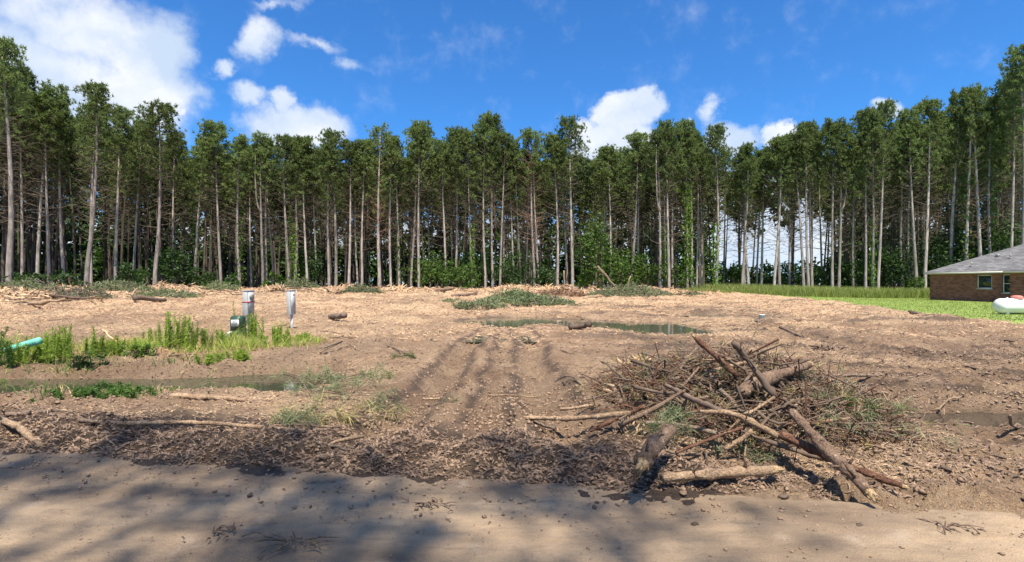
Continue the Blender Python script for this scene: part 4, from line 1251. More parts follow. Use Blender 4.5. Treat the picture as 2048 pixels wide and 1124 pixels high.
def wood(name, pts, r0, r1, mat, label, cat, seed=0, ends=(None, None), knots=3, group=None, sides=9):
    pts = np.asarray(pts, float); c = pts[0].copy()
    root = empty(name, tuple(c), 0, label, cat, group)
    P = pts - c; n = len(P)
    mb = MB(); nn = max(n, int(np.linalg.norm(P[-1] - P[0]) / max(.05, r0 * .9)) if c[1] < 14 else n); nn = min(nn, 40)
    tt = np.linspace(0, n - 1, nn); P2 = np.stack([np.interp(tt, range(n), P[:, j]) for j in range(3)], 1)
    P2[1:-1] += np.random.default_rng(seed + 9).normal(size=(nn - 2, 3)) * r0 * .08
    mb.tube(P2, np.linspace(r0, r1, nn) * (1 + .14 * np.random.default_rng(seed + 5).normal(size=nn)), sides + 2, True, 0, .34)
    body = mb.build('bark' if ends != (None, None) else 'stem', mat, root, True)
    r = np.random.default_rng(seed)
    if knots:
        mb = MB()
        for k in range(knots):
            i = r.integers(1, n - 1); d = r.normal(size=3); d[2] = abs(d[2]); d /= np.linalg.norm(d)
            ln = (r0 + r1) * (1.2 + 2.5 * r.random())
            mb.tube([P[i], P[i] + d * ln * .6, P[i] + d * ln + r.normal(size=3) * .02], [(r0 + r1) * .16, (r0 + r1) * .11, (r0 + r1) * .04], 5)
        mb.build('branch_stub', mat, root)
    for w, e in enumerate(ends):
        if not e: continue
        p = P[0] if w == 0 else P[-1]; q = P[1] if w == 0 else P[-2]; d = (p - q) / np.linalg.norm(p - q); rr = r0 if w == 0 else r1
        mb = MB()
        mb.tube([p - d * .01, p + d * rr * .8, p + d * rr * 1.3], [rr * .86, rr * .75, rr * .3], 8, True, 0, .5, rr * 1.2)
        for k in range(14):
            o_ = np.cross(d, r.normal(size=3)); o_ /= np.linalg.norm(o_); o_ *= rr * .8 * r.random() ** .5
            ln = rr * (.5 + 1.9 * r.random() ** 1.5)
            mb.tube([p + o_ - d * rr * .5, p + o_ + d * ln + r.normal(size=3) * rr * .2], [rr * .20, rr * .03], 4)
        mb.build('torn_end', M['torn'], root)
    return root


def pix(px, py, h):
    z = h
    for _ in range(14):
        x, y = gp(px, py, z); z = .5 * z + .5 * (float(height(np.array([x]), np.array([y]), False)[0]) + h)
    return (x, y, z)


def lw(spec, r0, r1, mat, label, cat='log', seed=0, **k):
    r0 *= .86; r1 *= .86
    pts = [pix(*s) for s in spec]
    if len(pts) == 2: pts = crooked(pts[0], pts[1], 8, k.pop('amp', .012), seed)
    else:
        k.pop('amp', None)
        t = np.linspace(0, len(pts) - 1, 3 * len(pts)); A = np.array(pts); P = np.stack([np.interp(t, range(len(pts)), A[:, j]) for j in range(3)], 1)
        K = P.copy(); K[1:-1] = (P[:-2] + 2 * P[1:-1] + P[2:]) / 4; pts = K
    nm = k.pop('name', 'log' if cat == 'log' else 'stick')
    return wood(nm, pts, r0, r1, M[mat], label, cat, seed, **k)


lw([(1286, 925, .33), (1306, 890, .36), (1345, 858, .34)], .064, .060, 'log', 'thick short log with a splintered yellow end jutting over the road', seed=1, ends=(1, None))
lw([(1325, 955, .11), (1440, 946, .11), (1545, 940, .12)], .042, .05, 'pale', 'pale peeled log lying flat at the foot of the brush pile', seed=2, ends=(None, 1))
lw([(1582, 822, .46), (1650, 895, .27), (1738, 985, .10)], .056, .046, 'log', 'long brown log slanting down from the pile to the right', seed=3, ends=(None, 1), knots=4)
lw([(1560, 868, .26), (1690, 930, .13), (1805, 972, .07)], .045, .024, 'redlog', 'reddish log lying under the long slanting log', seed=4, ends=(None, 1))
lw([(1480, 785, .34), (1550, 752, .42), (1618, 730, .45)], .085, .055, 'log', 'thick mottled log across the top of the brush pile', seed=5, knots=4, ends=(None, 1))
lw([(1390, 674, .80), (1430, 712, .60), (1475, 752, .40)], .03, .04, 'redlog', 'red-brown pole with a pale tip sticking up from the pile', seed=6, ends=(1, None), knots=1)
lw([(1466, 684, .85), (1500, 725, .62), (1552, 795, .35)], .032, .04, 'darkstick', 'dark pole leaning up out of the pile beside the red-brown one', seed=7, knots=5)
lw([(1632, 752, .12), (1700, 750, .14), (1772, 752, .10)], .024, .032, 'greystick', 'grey pole lying to the right behind the pile', seed=8, knots=2)
lw([(1020, 834, .05), (1140, 838, .09), (1262, 826, .22)], .022, .034, 'pale', 'long pale pole running left out of the pile', seed=9, knots=1, cat='stick')
lw([(1055, 838, .03), (1110, 856, .04)], .016, .02, 'greystick', 'short grey stick at the left tip of the long pale pole', seed=10, cat='stick')
lw([(1180, 862, .05), (1230, 838, .14), (1290, 812, .30)], .02, .03, 'redlog', 'reddish bent stick running up to the pile from the left', seed=11, cat='stick')
lw([(1120, 818, .03), (1190, 812, .06)], .022, .024, 'pale', 'short pale stick left of the pile above the long pole', seed=12, cat='stick')
lw([(1400, 822, .42), (1470, 826, .36), (1560, 875, .22)], .022, .03, 'pale', 'curved pale stick arching over the middle of the pile', seed=13, cat='stick')
lw([(1448, 898, .10), (1480, 880, .18), (1505, 862, .26)], .022, .026, 'pale', 'short pale stick propped against the front of the pile', seed=14, cat='stick')
lw([(1290, 845, .24), (1370, 850, .24), (1450, 872, .18)], .024, .024, 'greystick', 'grey stick across the front of the pile behind the thick short log', seed=15, cat='stick')
lw([(1200, 722, .02), (1255, 742, .04)], .02, .022, 'greystick', 'grey split stick lying left of the yellow torn stump', seed=16, cat='stick')
lw([(1330, 770, .34), (1390, 800, .42), (1460, 830, .36)], .03, .03, 'darkstick', 'dark muddy pole in the left of the pile', seed=17, cat='stick')
lw([(1560, 705, .5), (1585, 765, .30)], .012, .018, 'greystick', 'thin grey twig standing in front of the mottled log', seed=18, cat='stick')
lw([(1510, 755, .5), (1515, 792, .30)], .014, .016, 'pale', 'short pale stub standing left of the mottled log', seed=19, cat='stick')
lw([(1640, 820, .2), (1700, 800, .28), (1735, 770, .42)], .018, .010, 'greystick', 'forked grey branch reaching up at the right of the pile', seed=20, cat='stick', knots=5)
lw([(1500, 870, .16), (1600, 905, .08), (1700, 930, .04)], .022, .02, 'darkstick', 'dark stick half buried below the reddish log', seed=21, cat='stick')
lw([(1600, 850, .22), (1650, 842, .18), (1710, 835, .12)], .020, .016, 'pale', 'pale stick poking right out of the middle of the pile', seed=22, cat='stick')
lw([(1330, 900, .06), (1365, 910, .05), (1400, 908, .05)], .016, .012, 'greystick', 'small grey stick in front of the thick short log', seed=23, cat='stick')
lw([(1240, 850, .10), (1300, 822, .28), (1370, 780, .45)], .03, .022, 'log', 'brown branch rising along the left face of the pile', seed=24, cat='stick')
lw([(1425, 742, .4), (1450, 735, .44), (1505, 722, .4)], .022, .022, 'pale', 'broken pale branch below the tip of the dark pole', seed=25, cat='stick')
lw([(1112, 762, .01), (1128, 752, .10), (1150, 754, .11), (1170, 778, .02)], .014, .012, 'greystick', 'small arched root in the mud left of the pile', seed=26, cat='root', name='root', knots=0)
lw([(1352, 905, .1), (1440, 870, .2), (1500, 850, .26)], .016, .014, 'redlog', 'thin reddish stick crossing the front of the pile', seed=27, cat='stick')
lw([(1415, 705, .30), (1405, 735, .3), (1440, 770, .3)], .02, .026, 'greystick', 'weathered branch curving below the red-brown pole', seed=28, cat='stick')
lw([(340, 792, .02), (420, 795, .04), (495, 800, .02)], .045, .035, 'pale', 'pale log half sunk at the near bank of the ditch', seed=30, knots=1)
lw([(80, 828, .03), (170, 842, .05), (270, 848, .05)], .022, .028, 'greystick', 'crooked grey stick at the left on the mud below the ditch', seed=31, cat='stick')
lw([(258, 846, .05), (400, 844, .07), (610, 862, .05)], .028, .022, 'pale', 'longest straight pale pole lying parallel to the road on the left', seed=32, cat='stick', knots=1)
lw([(0, 838, .06), (42, 856, .08), (62, 878, .05), (86, 893, .03)], .036, .032, 'pale', 'bent pale log at the left edge near the road', seed=33, knots=0)
lw([(0, 830, .04), (60, 826, .08)], .028, .03, 'darkstick', 'dark log end at the left edge above the bent pale log', seed=34)
lw([(205, 659, .42), (248, 697, .05)], .022, .022, 'orange', 'thin orange painted stake leaning in the weeds', cat='stake', name='stake', seed=35, knots=0)
lw([(565, 728, .25), (600, 760, .15), (622, 792, .03)], .014, .012, 'greystick', 'dead grey branch leaning at the right end of the ditch', seed=36, cat='stick', knots=5)
lw([(620, 768, .12), (700, 752, .18), (740, 746, .14)], .012, .010, 'greystick', 'thin dry branch across the green boughs', seed=37, cat='stick')
lw([(775, 690, .04), (815, 708, .05), (845, 720, .02)], .022, .016, 'greystick', 'grey stick beside the left wheel track', seed=38, cat='stick')
lw([(650, 695, .16), (690, 680, .2), (640, 705, .05)], .024, .02, 'greystick', 'bent grey root end sticking out of the mud right of the verge', seed=39, cat='root', name='root')
lw([(845, 797, .01), (885, 798, .01)], .018, .018, 'pale', 'small pale stick lying across the left wheel track', seed=40, cat='stick', knots=0)
lw([(1015, 790, .02), (1035, 803, .02)], .014, .012, 'pale', 'tiny pale stick between the wheel tracks', seed=41, cat='stick', knots=0)
lw([(1865, 820, .03), (1900, 832, .05), (1945, 846, .04)], .012, .010, 'pale', 'pale twig lying over the dark puddle at the right', seed=42, cat='stick')
lw([(2020, 830, .25), (2022, 852, .1), (2048, 858, .05)], .016, .014, 'greystick', 'grey twig standing in the mud at the right edge', seed=43, cat='stick')
lw([(1670, 945, .03), (1770, 962, .03)], .012, .012, 'darkstick', 'thin dark stick beneath the end of the reddish log', seed=44, cat='stick')
lw([(1560, 655, .02), (1620, 680, .03)], .05, .04, 'darkstick', 'dark muddy log lying in the open clearing right of the big puddle', seed=45)
# logs by the wood edge
for k, (a, b, r, m, lab) in enumerate([
        ((872, 587, .05), (905, 578, .5), .20, 'log', 'thick cut log with a pale end lying before the central pines'),
        ((905, 594, .05), (952, 588, .1), .17, 'darkstick', 'dark log beside the pale-ended log at the wood edge'),
        ((1168, 598, .1), (1204, 592, .12), .16, 'pale', 'short pale log right of the green brush heap'),
        ((1305, 588, .1), (1392, 584, .2), .13, 'redlog', 'long reddish log at the corner of the tall grass'),
        ((60, 606, .1), (128, 588, .5), .10, 'pale', 'pale pole slanting across the dark stick heap on the left'),
        ((100, 590, .3), (172, 598, .3), .09, 'darkstick', 'dark pole on the left stick heap'),
        ((268, 598, .3), (330, 602, .1), .16, 'darkstick', 'dark rotten log on the left before the round-topped pine'),
        ((30, 575, .35), (105, 580, .25), .08, 'redlog', 'long thin fallen trunk at the far left wood edge'),
        ((230, 566, 1.0), (254, 578, .3), .07, 'pale', 'pale broken pole leaning at the wood edge on the left'),
        ((330, 578, .2), (390, 574, .25), .08, 'greystick', 'thin grey fallen trunk at the wood edge left of the meter posts'),
        ((612, 573, .3), (655, 576, .2), .09, 'pale', 'pale fallen trunk at the wood edge right of the meter posts'),
        ((1195, 532, 3.2), (1240, 576, .4), .12, 'greystick', 'grey snapped trunk leaning against the young broadleaf tree'),
        ((1250, 572, .2), (1262, 552, 1.6), .07, 'pale', 'pale broken stake right of the leaning grey trunk'),
        ((1128, 580, .0), (1128, 541, 2.3), .09, 'pale', 'upright pale broken post between the bare dead pine and broad pine'),
        ((664, 636, .1), (690, 630, .3), .13, 'darkstick', 'dark rotten stump piece in the clearing right of the meter posts'),
        ((1140, 655, .1), (1180, 648, .2), .12, 'darkstick', 'dark driftwood piece at the near rim of the big puddle'),
        ((1820, 626, .05), (1885, 633, .05), .10, 'darkstick', 'dark log lying along the edge of the lawn')]):
    A_ = gpt(a[0], a[1], a[2]) if a[1] > 575 else None
    B_ = gpt(b[0], b[1], b[2]) if b[1] > 575 else None
    def free(p, d): return Vector(((p[0] - 1024) / 1024 * d, d, EYE + (HOR - p[1]) / 1024 * d))
    dd = min(row_depth(a[0]) - 3, 58)
    if A_ is None or A_.y > dd: A_ = free(a, dd)
    if B_ is None or B_.y > dd: B_ = free(b, dd)
    if abs(A_.y - B_.y) > 6:
        dd = min(A_.y, B_.y) + 1.5; A_ = free(a, dd); B_ = free(b, dd)
    for V in (A_, B_):
        g0 = H(V.x, V.y); 
        if a[2] < .6 and b[2] < .6: V.z = min(V.z, g0 + .45)
    if min(A_.z - H(A_.x, A_.y), B_.z - H(B_.x, B_.y)) > r * 1.2:
        low = A_ if A_.z - H(A_.x, A_.y) < B_.z - H(B_.x, B_.y) else B_
        low.z = H(low.x, low.y) + r * .4
    wood('log', crooked(A_, B_, 6, .05, k), r, r * .8, M[m], lab, 'log', 60 + k, ends=((1, None) if m in ('log', 'redlog') else (None, None)), knots=0)

# small loose sticks: individuals sharing a few meshes
stick_me = []
for k in range(10):
    mb = MB(); r = np.random.default_rng(500 + k); L_ = 1.0
    P = crooked((-.5, 0, 0), (.5, 0, 0), 7, .035, 500 + k)
    mb.tube(P, np.linspace(.017, .009, 7) * (1 + .4 * r.random()), 6, True, 0, .2)
    for j in range(2):
        i = r.integers(1, 6); d = r.normal(size=3) * np.array([1, 1, .5]); d /= np.linalg.norm(d); mb.tube([P[i], P[i] + d * .12], [.008, .003], 4)
    stick_me.append([mb.mesh('stick', M[m], True) for m in ('greystick', 'pale', 'darkstick')])


def scatter_stick(x, y, ln, m, label, group, tilt=.08, lift=.015, rz=None, name='stick'):
    o = link(name, stick_me[random.randrange(10)][m])
    o.scale = (ln, ln * .8 + .25, ln * .8 + .25)
    o.rotation_euler = (random.uniform(0, 6.28) * 0, random.gauss(0, tilt), random.gauss(0, .7) if rz is None else rz)
    o.location = (x, y, H(x, y) + lift)
    tag(o, label, name, group)


for i in range(150):
    y = math.exp(random.uniform(math.log(4.6), math.log(30))); u_ = random.uniform(-1.0, 1.0); x = u_ * y
    if y < 11.5 and -9.5 < x < -3: continue
    if float(puddle_mask(np.array([x]), np.array([y]))[0]) > .3 or y < edge_y(x) + .4: continue
    if lawn_s(np.array([x]), np.array([y]))[0] > -.5: continue
    if abs(x) < 1.3 and y < 16 and random.random() < .7: continue
    zn = ('left of the wheel tracks' if x < -1.2 - .05 * y else 'between the wheel tracks' if x < .6 + .03 * y else 'beyond the brush pile' if y > 8.5 else 'beside the brush pile' if x < 4.4 else 'right of the brush pile')
    if y < 10: lab, gr = f'thin broken stick lying on churned mud near the road {zn}', f'sticks near the road {zn}'
    else: lab, gr = f"broken stick on the bare soil of the {'near' if y < 18 else 'far'} clearing {zn}", f"sticks in the {'near' if y < 18 else 'far'} clearing {zn}"
    scatter_stick(x, y, random.uniform(.25, .7) * (1 + y * .045), random.choice((0, 0, 1, 1, 2)), lab, gr)
for i in range(130):
    a = random.uniform(0, 6.28); rr = math.sqrt(random.random()) * 1.15
    x = 2.65 + rr * math.cos(a) * 1.05; y = 6.1 + rr * math.sin(a) * 1.05
    scatter_stick(x, y, random.uniform(.35, 1.2), random.choice((0, 0, 0, 1, 2, 2, 2)), f"broken stick jumbled in the {'left' if x < 2.2 else 'right' if x > 3.1 else 'middle'} {'front' if y < 5.7 else 'back' if y > 6.5 else 'heart'} of the brush pile", f"sticks in the {'left' if x < 2.2 else 'right' if x > 3.1 else 'middle'} {'front' if y < 5.7 else 'back' if y > 6.5 else 'heart'} of the brush pile", .42, .05 + .45 * (1 - rr / 1.3) * random.random(), random.uniform(-1.0, 1.0) - .3)
for i in range(160):
    px = random.uniform(0, 1430); d = row_depth(px) - random.uniform(2, 14); x = (px - 1024) / 1024 * d
    scatter_stick(x, d, random.uniform(.8, 3.8), random.choice((0, 1, 2, 2)), f"broken branch {'close' if d > row_depth(px) - 7 else 'some way'} before {min(anchors, key=lambda a: abs(a[0] - px))[1].replace(' of the photo', '')}", f"branches {'close before' if d > row_depth(px) - 7 else 'some way before'} {min(anchors, key=lambda a: abs(a[0] - px))[1].replace(' of the photo', '')}", .12, .12, None, 'branch')


# ------------------------------------------------------------------ splinters, shreds, twigs (uncountable)
def shards(n, xs, ys_, ln, wd, name, mat, label, tilt=.25, lift=.01, dirx=.6, curl=True):
    x = xs; y = ys_; z = height(x, y) + lift * rng.random(n)
    a = rng.normal(0, dirx, n) + (rng.random(n) < .3) * rng.random(n) * 3; e = rng.normal(0, tilt, n)
    D = np.stack([np.cos(a) * np.cos(e), np.sin(a) * np.cos(e), np.sin(e)], 1)
    S = np.stack([-np.sin(a), np.cos(a), rng.normal(0, .3, n)], 1)
    Nn = np.cross(D, S)
    ln = ln * (.4 + 1.2 * rng.random(n)); wd = wd * (.5 + rng.random(n))
    C = np.stack([x, y, z], 1); l = ln[:, None] / 2; w = wd[:, None] / 2
    mid = C + Nn * (wd[:, None] * .6) + S * rng.normal(0, .12, n)[:, None] * ln[:, None]
    v = np.stack([C - D * l, mid - S * w, mid + S * w, C + D * l, mid + Nn * w * .9], 1).reshape(-1, 3)
    k = np.arange(n)[:, None] * 5
    f = np.concatenate([k + np.array([[0, 1, 4]]), k + np.array([[0, 4, 2]]), k + np.array([[1, 3, 4]]), k + np.array([[4, 3, 2]])])
    mb = MB(); mb.add(v, f); o = mb.build(name, mat)
    return tag(o, label, 'debris', kind='stuff')


def ground_pts(n, y0, y1, cond, u0=-1.12, u1=1.12):
    xs, yy = [], []
    while sum(map(len, xs)) < n:
        y = np.exp(rng.uniform(math.log(y0), math.log(y1), n * 2)); x = rng.uniform(u0, u1, n * 2) * y
        ok = (y > edge_y(x) + .12) & (lawn_s(x, y) < -.2) & cond(x, y)
        xs.append(x[ok]); yy.append(y[ok])
    return np.concatenate(xs)[:n], np.concatenate(yy)[:n]


drv = lambda x, y: np.exp(-(((x + .1) / (1.1 + .13 * y)) ** 4)) * (1 - sstep(17, 25, y)) * sstep(4.4, 5.6, y)
dry = lambda x, y: (puddle_mask(x, y) < .35) & (ditch_mask(x, y) < .45)
c1 = lambda x, y: dry(x, y) & ((y > edge_y(x) + 1.25) | (x > 2.2) | (rng.random(len(x)) < .25)) & (rng.random(len(x)) > .96 * drv(x, y)) & (fbm(x, y, 1.7, 5, 70) + .6 * fbm(x, y, .5, 4, 71) > rng.random(len(x)) * .9 - .15)
c2 = lambda x, y: dry(x, y) & (rng.random(len(x)) > .9 * drv(x, y)) & (fbm(x, y, 1.3, 5, 74) < rng.random(len(x)) * .8 - .2)
x, y = ground_pts(42000, 4.2, 60, c1); shards(42000, x, y, .050 + .0036 * y, .005 + .0005 * y, 'bark_strips', M['splinter_mid'], 'shredded bark strips trodden into the mud', .35)
x, y = ground_pts(17000, 4.2, 60, c1); shards(17000, x, y, .034 + .0030 * y, .004 + .0005 * y, 'wood_splinters', M['splinter'], 'pale wood splinters over the churned ground')
x, y = ground_pts(24000, 3.9, 60, c2); shards(24000, x, y, .060 + .004 * y, .010 + .001 * y, 'bark_shreds', M['splinter_dark'], 'dark bark shreds in the wet mud', .4)
x, y = ground_pts(16000, 3.9, 6.0, lambda x, y: (y < edge_y(x) + 1.3) & (x < 2.6)); shards(16000, x, y, .05 + 0 * y, .010 + 0 * y, 'mud_shreds', M['splinter_dark'], 'dark shreds in the mud berm along the road', .5)
c3 = lambda x, y: dry(x, y) & (sstep(11, 34, y + 4 * fbm(x, y, 1.7, 5, 70)) > rng.random(len(x))) & (fbm(x, y * 1.8, 4, 5, 73) > rng.random(len(x)) * .9 - .45)
x, y = ground_pts(20000, 11, 60, c3); shards(20000, x, y, .07 + .0042 * y, .008 + .0006 * y, 'wood_chips', M['splinter'], 'sunlit wood chips and splinters across the clearing', .3, .04)
x, y = ground_pts(20000, 11, 60, c3); shards(20000, x, y, .08 + .0050 * y, .010 + .0007 * y, 'bark_litter', M['splinter_red'], 'reddish bark litter across the clearing', .35, .05)


def crumbs(x, y, z, size, name, mat, label):
    n = len(x); base = np.array([(1, 0, 0), (0, 1, 0), (-1, 0, 0), (0, -1, 0), (0, 0, .8), (0, 0, -.5)], float)
    v = base[None] * (1 + .5 * (rng.random((n, 6, 3)) - .5)) * (size * (.4 + 1.4 * rng.random(n) ** 3))[:, None, None]
    a = rng.random(n) * 6.28; c, s_ = np.cos(a)[:, None], np.sin(a)[:, None]
    v = np.stack([v[..., 0] * c * 1.3 - v[..., 1] * s_, v[..., 0] * s_ * 1.3 + v[..., 1] * c, v[..., 2]], 2) + np.stack([x, y, z], 1)[:, None]
    f = np.array([(0, 1, 4), (1, 2, 4), (2, 3, 4), (3, 0, 4), (1, 0, 5), (2, 1, 5), (3, 2, 5), (0, 3, 5)])
    mb = MB(); mb.add(v.reshape(-1, 3), (np.arange(n)[:, None, None] * 6 + f).reshape(-1, 3)); tag(mb.build(name, mat), label, 'mud', kind='stuff')


x, y = ground_pts(22000, 3.9, 13, lambda x, y: dry(x, y) & (fbm(x, y, .7, 3, 75) > rng.random(len(x)) * 1.2 - .6)); crumbs(x, y, height(x, y), .017, 'mud_crumbs', M['crumb'], 'crumbled mud over the churned ground')
def near_ruts(n):
    P = []
    for k in range(n):
        pts, w, _ = RUTS[rng.integers(0, len(RUTS))]; i = rng.integers(0, len(pts) - 1); t = rng.random(); a, b = pts[i], pts[i + 1]
        P.append((a[0] + (b[0] - a[0]) * t + rng.normal(0, w * 1.1), a[1] + (b[1] - a[1]) * t + rng.normal(0, w * 1.1)))
    P = np.array(P); return P[:, 0], P[:, 1]


x, y = near_ruts(9000); ok = (y > edge_y(x) + .2) & dry(x, y); x, y = x[ok], y[ok]
crumbs(x, y, height(x, y) - .004, .008 + .0010 * y, 'mud_crumbs', M['crumb'], 'clods of mud squeezed up beside the wheel ruts')
n = 3000; x = rng.uniform(-9, 9, n); y = edge_y(x) + np.abs(rng.normal(0, .35, n)) * np.where(rng.random(n) < .5, -1, 1); z_ = np.where(y < edge_y(x) + .1, .006, height(x, y))
crumbs(x, y, z_, .010, 'mud_crumbs', M['crumb'], 'mud crumbs spilled on the edge of the dirt road')
n = 2600; x = rng.uniform(-6, 6, n); y = rng.uniform(2.4, 4.6, n); ok = y < edge_y(x); x, y = x[ok], y[ok]
crumbs(x, y, 0 * x + .006, .0045, 'road_grit', M['crumb'], 'grit scattered over the dirt road')


# low jumble at the foot of the wood: shredded wood ridge
def ridge():
    n = 14000; px = rng.uniform(-60, 1440, n); d = np.interp(px, [0, 180, 310, 450, 620, 900, 1440], [41, 45, 49, 53, 58, 62, 61]) - 2 - 9 * rng.random(n) ** 1.5
    x = (px - 1024) / 1024 * d
    z = height(x, d) + np.maximum(0, .55 * fbm(x, d, 3, 3, 99) + .15) * rng.random(n) * 1.1
    a = rng.normal(0, .9, n); e = rng.normal(0, .45, n)
    D = np.stack([np.cos(a) * np.cos(e), np.sin(a) * np.cos(e), np.sin(e)], 1); S = np.stack([-np.sin(a), np.cos(a), np.zeros(n)], 1); Nn = np.cross(D, S)
    l = (.35 * (.3 + 1.3 * rng.random(n) ** 2))[:, None]; w = (.045 * (.5 + rng.random(n)))[:, None]
    C = np.stack([x, d, z], 1)
    v = np.stack([C - D * l, C - S * w, C + S * w, C + D * l, C + Nn * w * 1.2], 1).reshape(-1, 3); k = np.arange(n)[:, None] * 5
    f = np.concatenate([k + np.array([[0, 1, 4]]), k + np.array([[0, 4, 2]]), k + np.array([[1, 3, 4]]), k + np.array([[4, 3, 2]])])
    mb = MB(); mb.add(v, f); mb.m = [rng.choice(4, len(f), p=(.3, .3, .25, .15))]; mb.m = [np.tile(rng.choice(4, n, p=(.3, .3, .25, .15)), 4)]; o = mb.build('brush_debris', [M['splinter'], M['splinter_mid'], M['splinter_red'], M['splinter_dark']]); tag(o, 'tangle of snapped wood along the foot of the pines', 'debris', kind='stuff')


ridge()


def needle_spray(mb, c, n, ln, wd, up=.4, mat=0, r=None, dirv=None):
    r = r or rng; c = np.array(c, float)
    D = r.normal(size=(n, 3)); D[:, 2] += up
    if dirv is not None: D = D * .5 + np.array(dirv) * 1.3
    D /= np.linalg.norm(D, axis=1)[:, None]
    S = np.cross(D, r.normal(size=(n, 3))); S /= np.linalg.norm(S, axis=1)[:, None]
    C = c + r.normal(size=(n, 3)) * ln * .15; L_ = (ln * (.6 + .6 * r.random(n)))[:, None]
    m = C + D * L_ * .6; t = C + D * L_ + np.array([0, 0, -.18]) * L_
    v = np.stack([C - S * wd, C + S * wd, m + S * wd * .8, m - S * wd * .8, t], 1).reshape(-1, 3); k = np.arange(n)[:, None] * 5
    f = np.concatenate([k + np.array([[0, 1, 2]]), k + np.array([[0, 2, 3]]), k + np.array([[3, 2, 4]])])
    mb.add(v, f, mat)


def brush_heap(px, py, wpx, hpx, label, seed, leaves=900, twigs=140, mat='green_brush', tw='twig', depth=None, sz=.22):
    d = depth or min(gpt(px, py, 0).y, row_depth(px) - 3)
    x = (px - 1024) / 1024 * d; z = H(x, d); w = wpx / 1024 * d / 2; h = hpx / 1024 * d
    root = empty('brush_heap', (x, d, z), 0, label, 'brush pile'); r = np.random.default_rng(seed)
    mb = MB()
    for k in range(twigs):
        a = r.random() * 6.28; rr = w * math.sqrt(r.random()); zz = h * (1 - (rr / w) ** 1.6) * r.random()
        p = np.array([math.cos(a) * rr, math.sin(a) * rr * .7, zz]); dv = r.normal(size=3) * np.array([1.1, 1, .45]); dv /= np.linalg.norm(dv)
        l = (.3 + .9 * r.random()) * min(1.4, w * .5)
        mb.tube([p - dv * l * .5, p + r.normal(size=3) * l * .08, p + dv * l * .5], [.012 + .002 * d * .3, .010 + .001 * d * .3, .005], 4, False)
    mb.build('branches', M[tw], root)
    mb = MB(); n = leaves
    a = r.random(n) * 6.28; rr = w * np.sqrt(r.random(n)); zz = h * (1 - (rr / w) ** 1.6) * r.random(n) ** .6 + .03
    C = np.stack([np.cos(a) * rr, np.sin(a) * rr * .7, zz], 1)
    for c in C[:n // 8]: needle_spray(mb, c, 9, sz, sz * .07, .3, 0, r)
    mb.build('foliage', M[mat], root)
    return root


brush_heap(1030, 606, 150, 31, 'largest heap of grey-green cut boughs at the wood edge in the middle', 1, 3600, 200, sz=.42)
brush_heap(1085, 612, 130, 20, 'low green bough heap right of the largest heap', 2, 1800, 90, sz=.38)
brush_heap(960, 618, 110, 12, 'flat patch of green boughs left of the largest heap', 3, 900, 60, sz=.33)
brush_heap(722, 588, 90, 20, 'green bough heap before the brown-limbed pine', 4, 1400, 80, sz=.36)
brush_heap(600, 578, 90, 26, 'green bough heap right of the meter posts at the wood edge', 5, 1500, 90, sz=.36)
brush_heap(1260, 592, 170, 26, 'long bough heap right of the young broadleaf tree', 6, 2600, 200, sz=.38)
brush_heap(1120, 590, 110, 18, 'heap of reddish twigs under the bare dead pine', 7, 700, 260, 'needles_dead', 'deadtwig', sz=.36)
brush_heap(150, 600, 140, 26, 'dark heap of broken sticks on the left of the clearing', 8, 500, 260, tw='twig', sz=.3)
brush_heap(235, 590, 150, 22, 'green bough heap before the round-topped pine', 9, 2200, 100, sz=.36)
brush_heap(60, 575, 140, 26, 'green bough heap at the far left wood edge', 10, 1900, 130, sz=.34)
brush_heap(440, 583, 90, 20, 'grassy bough heap left of the meter posts', 11, 1500, 90, sz=.36)
brush_heap(330, 592, 130, 16, 'low scatter of green boughs between the left heaps', 12, 1500, 90, sz=.34)

brush_heap(905, 604, 50, 8, 'low faded green tuft of boughs at the debris beside the dark log', 34, 420, 30, sz=.28)
brush_heap(1380, 592, 60, 8, 'low faded green tuft of boughs at the corner of the tall grass', 35, 420, 30, sz=.28)
# yellow torn stump lumps
def torn(px, py, w, h, label, seed, mat='pale', n=60):
    p = gpt(px, py, 0); root = empty('torn_stump', tuple(p), 0, label, 'stump'); r = np.random.default_rng(seed); d = p.y
    W_ = w / 1024 * d / 2; Hh = h / 1024 * d; mb = MB()
    for k in range(n):
        a = r.random() * 6.28; rr = W_ * r.random(); q = np.array([math.cos(a) * rr, math.sin(a) * rr * .6, -.02])
        t = q + np.array([r.normal() * W_ * .5, r.normal() * W_ * .3, Hh * (.3 + .8 * r.random()) * (1 - .5 * rr / W_)])
        mb.tube([q, (q + t) / 2 + r.normal(size=3) * W_ * .12, t], [W_ * .13, W_ * .10, W_ * .03], 5, True, 0, .5)
    mb.build('wood', M[mat], root)
    mb = MB()
    for k in range(14):
        a = r.random() * 6.28; q = np.array([math.cos(a) * W_ * .7, math.sin(a) * W_ * .4, 0])
        mb.tube([q, q * 1.4 + np.array([0, 0, Hh * .5 * r.random()])], [W_ * .12, W_ * .03], 4, True, 0, .4)
    mb.build('bark', M['darkstick'], root)


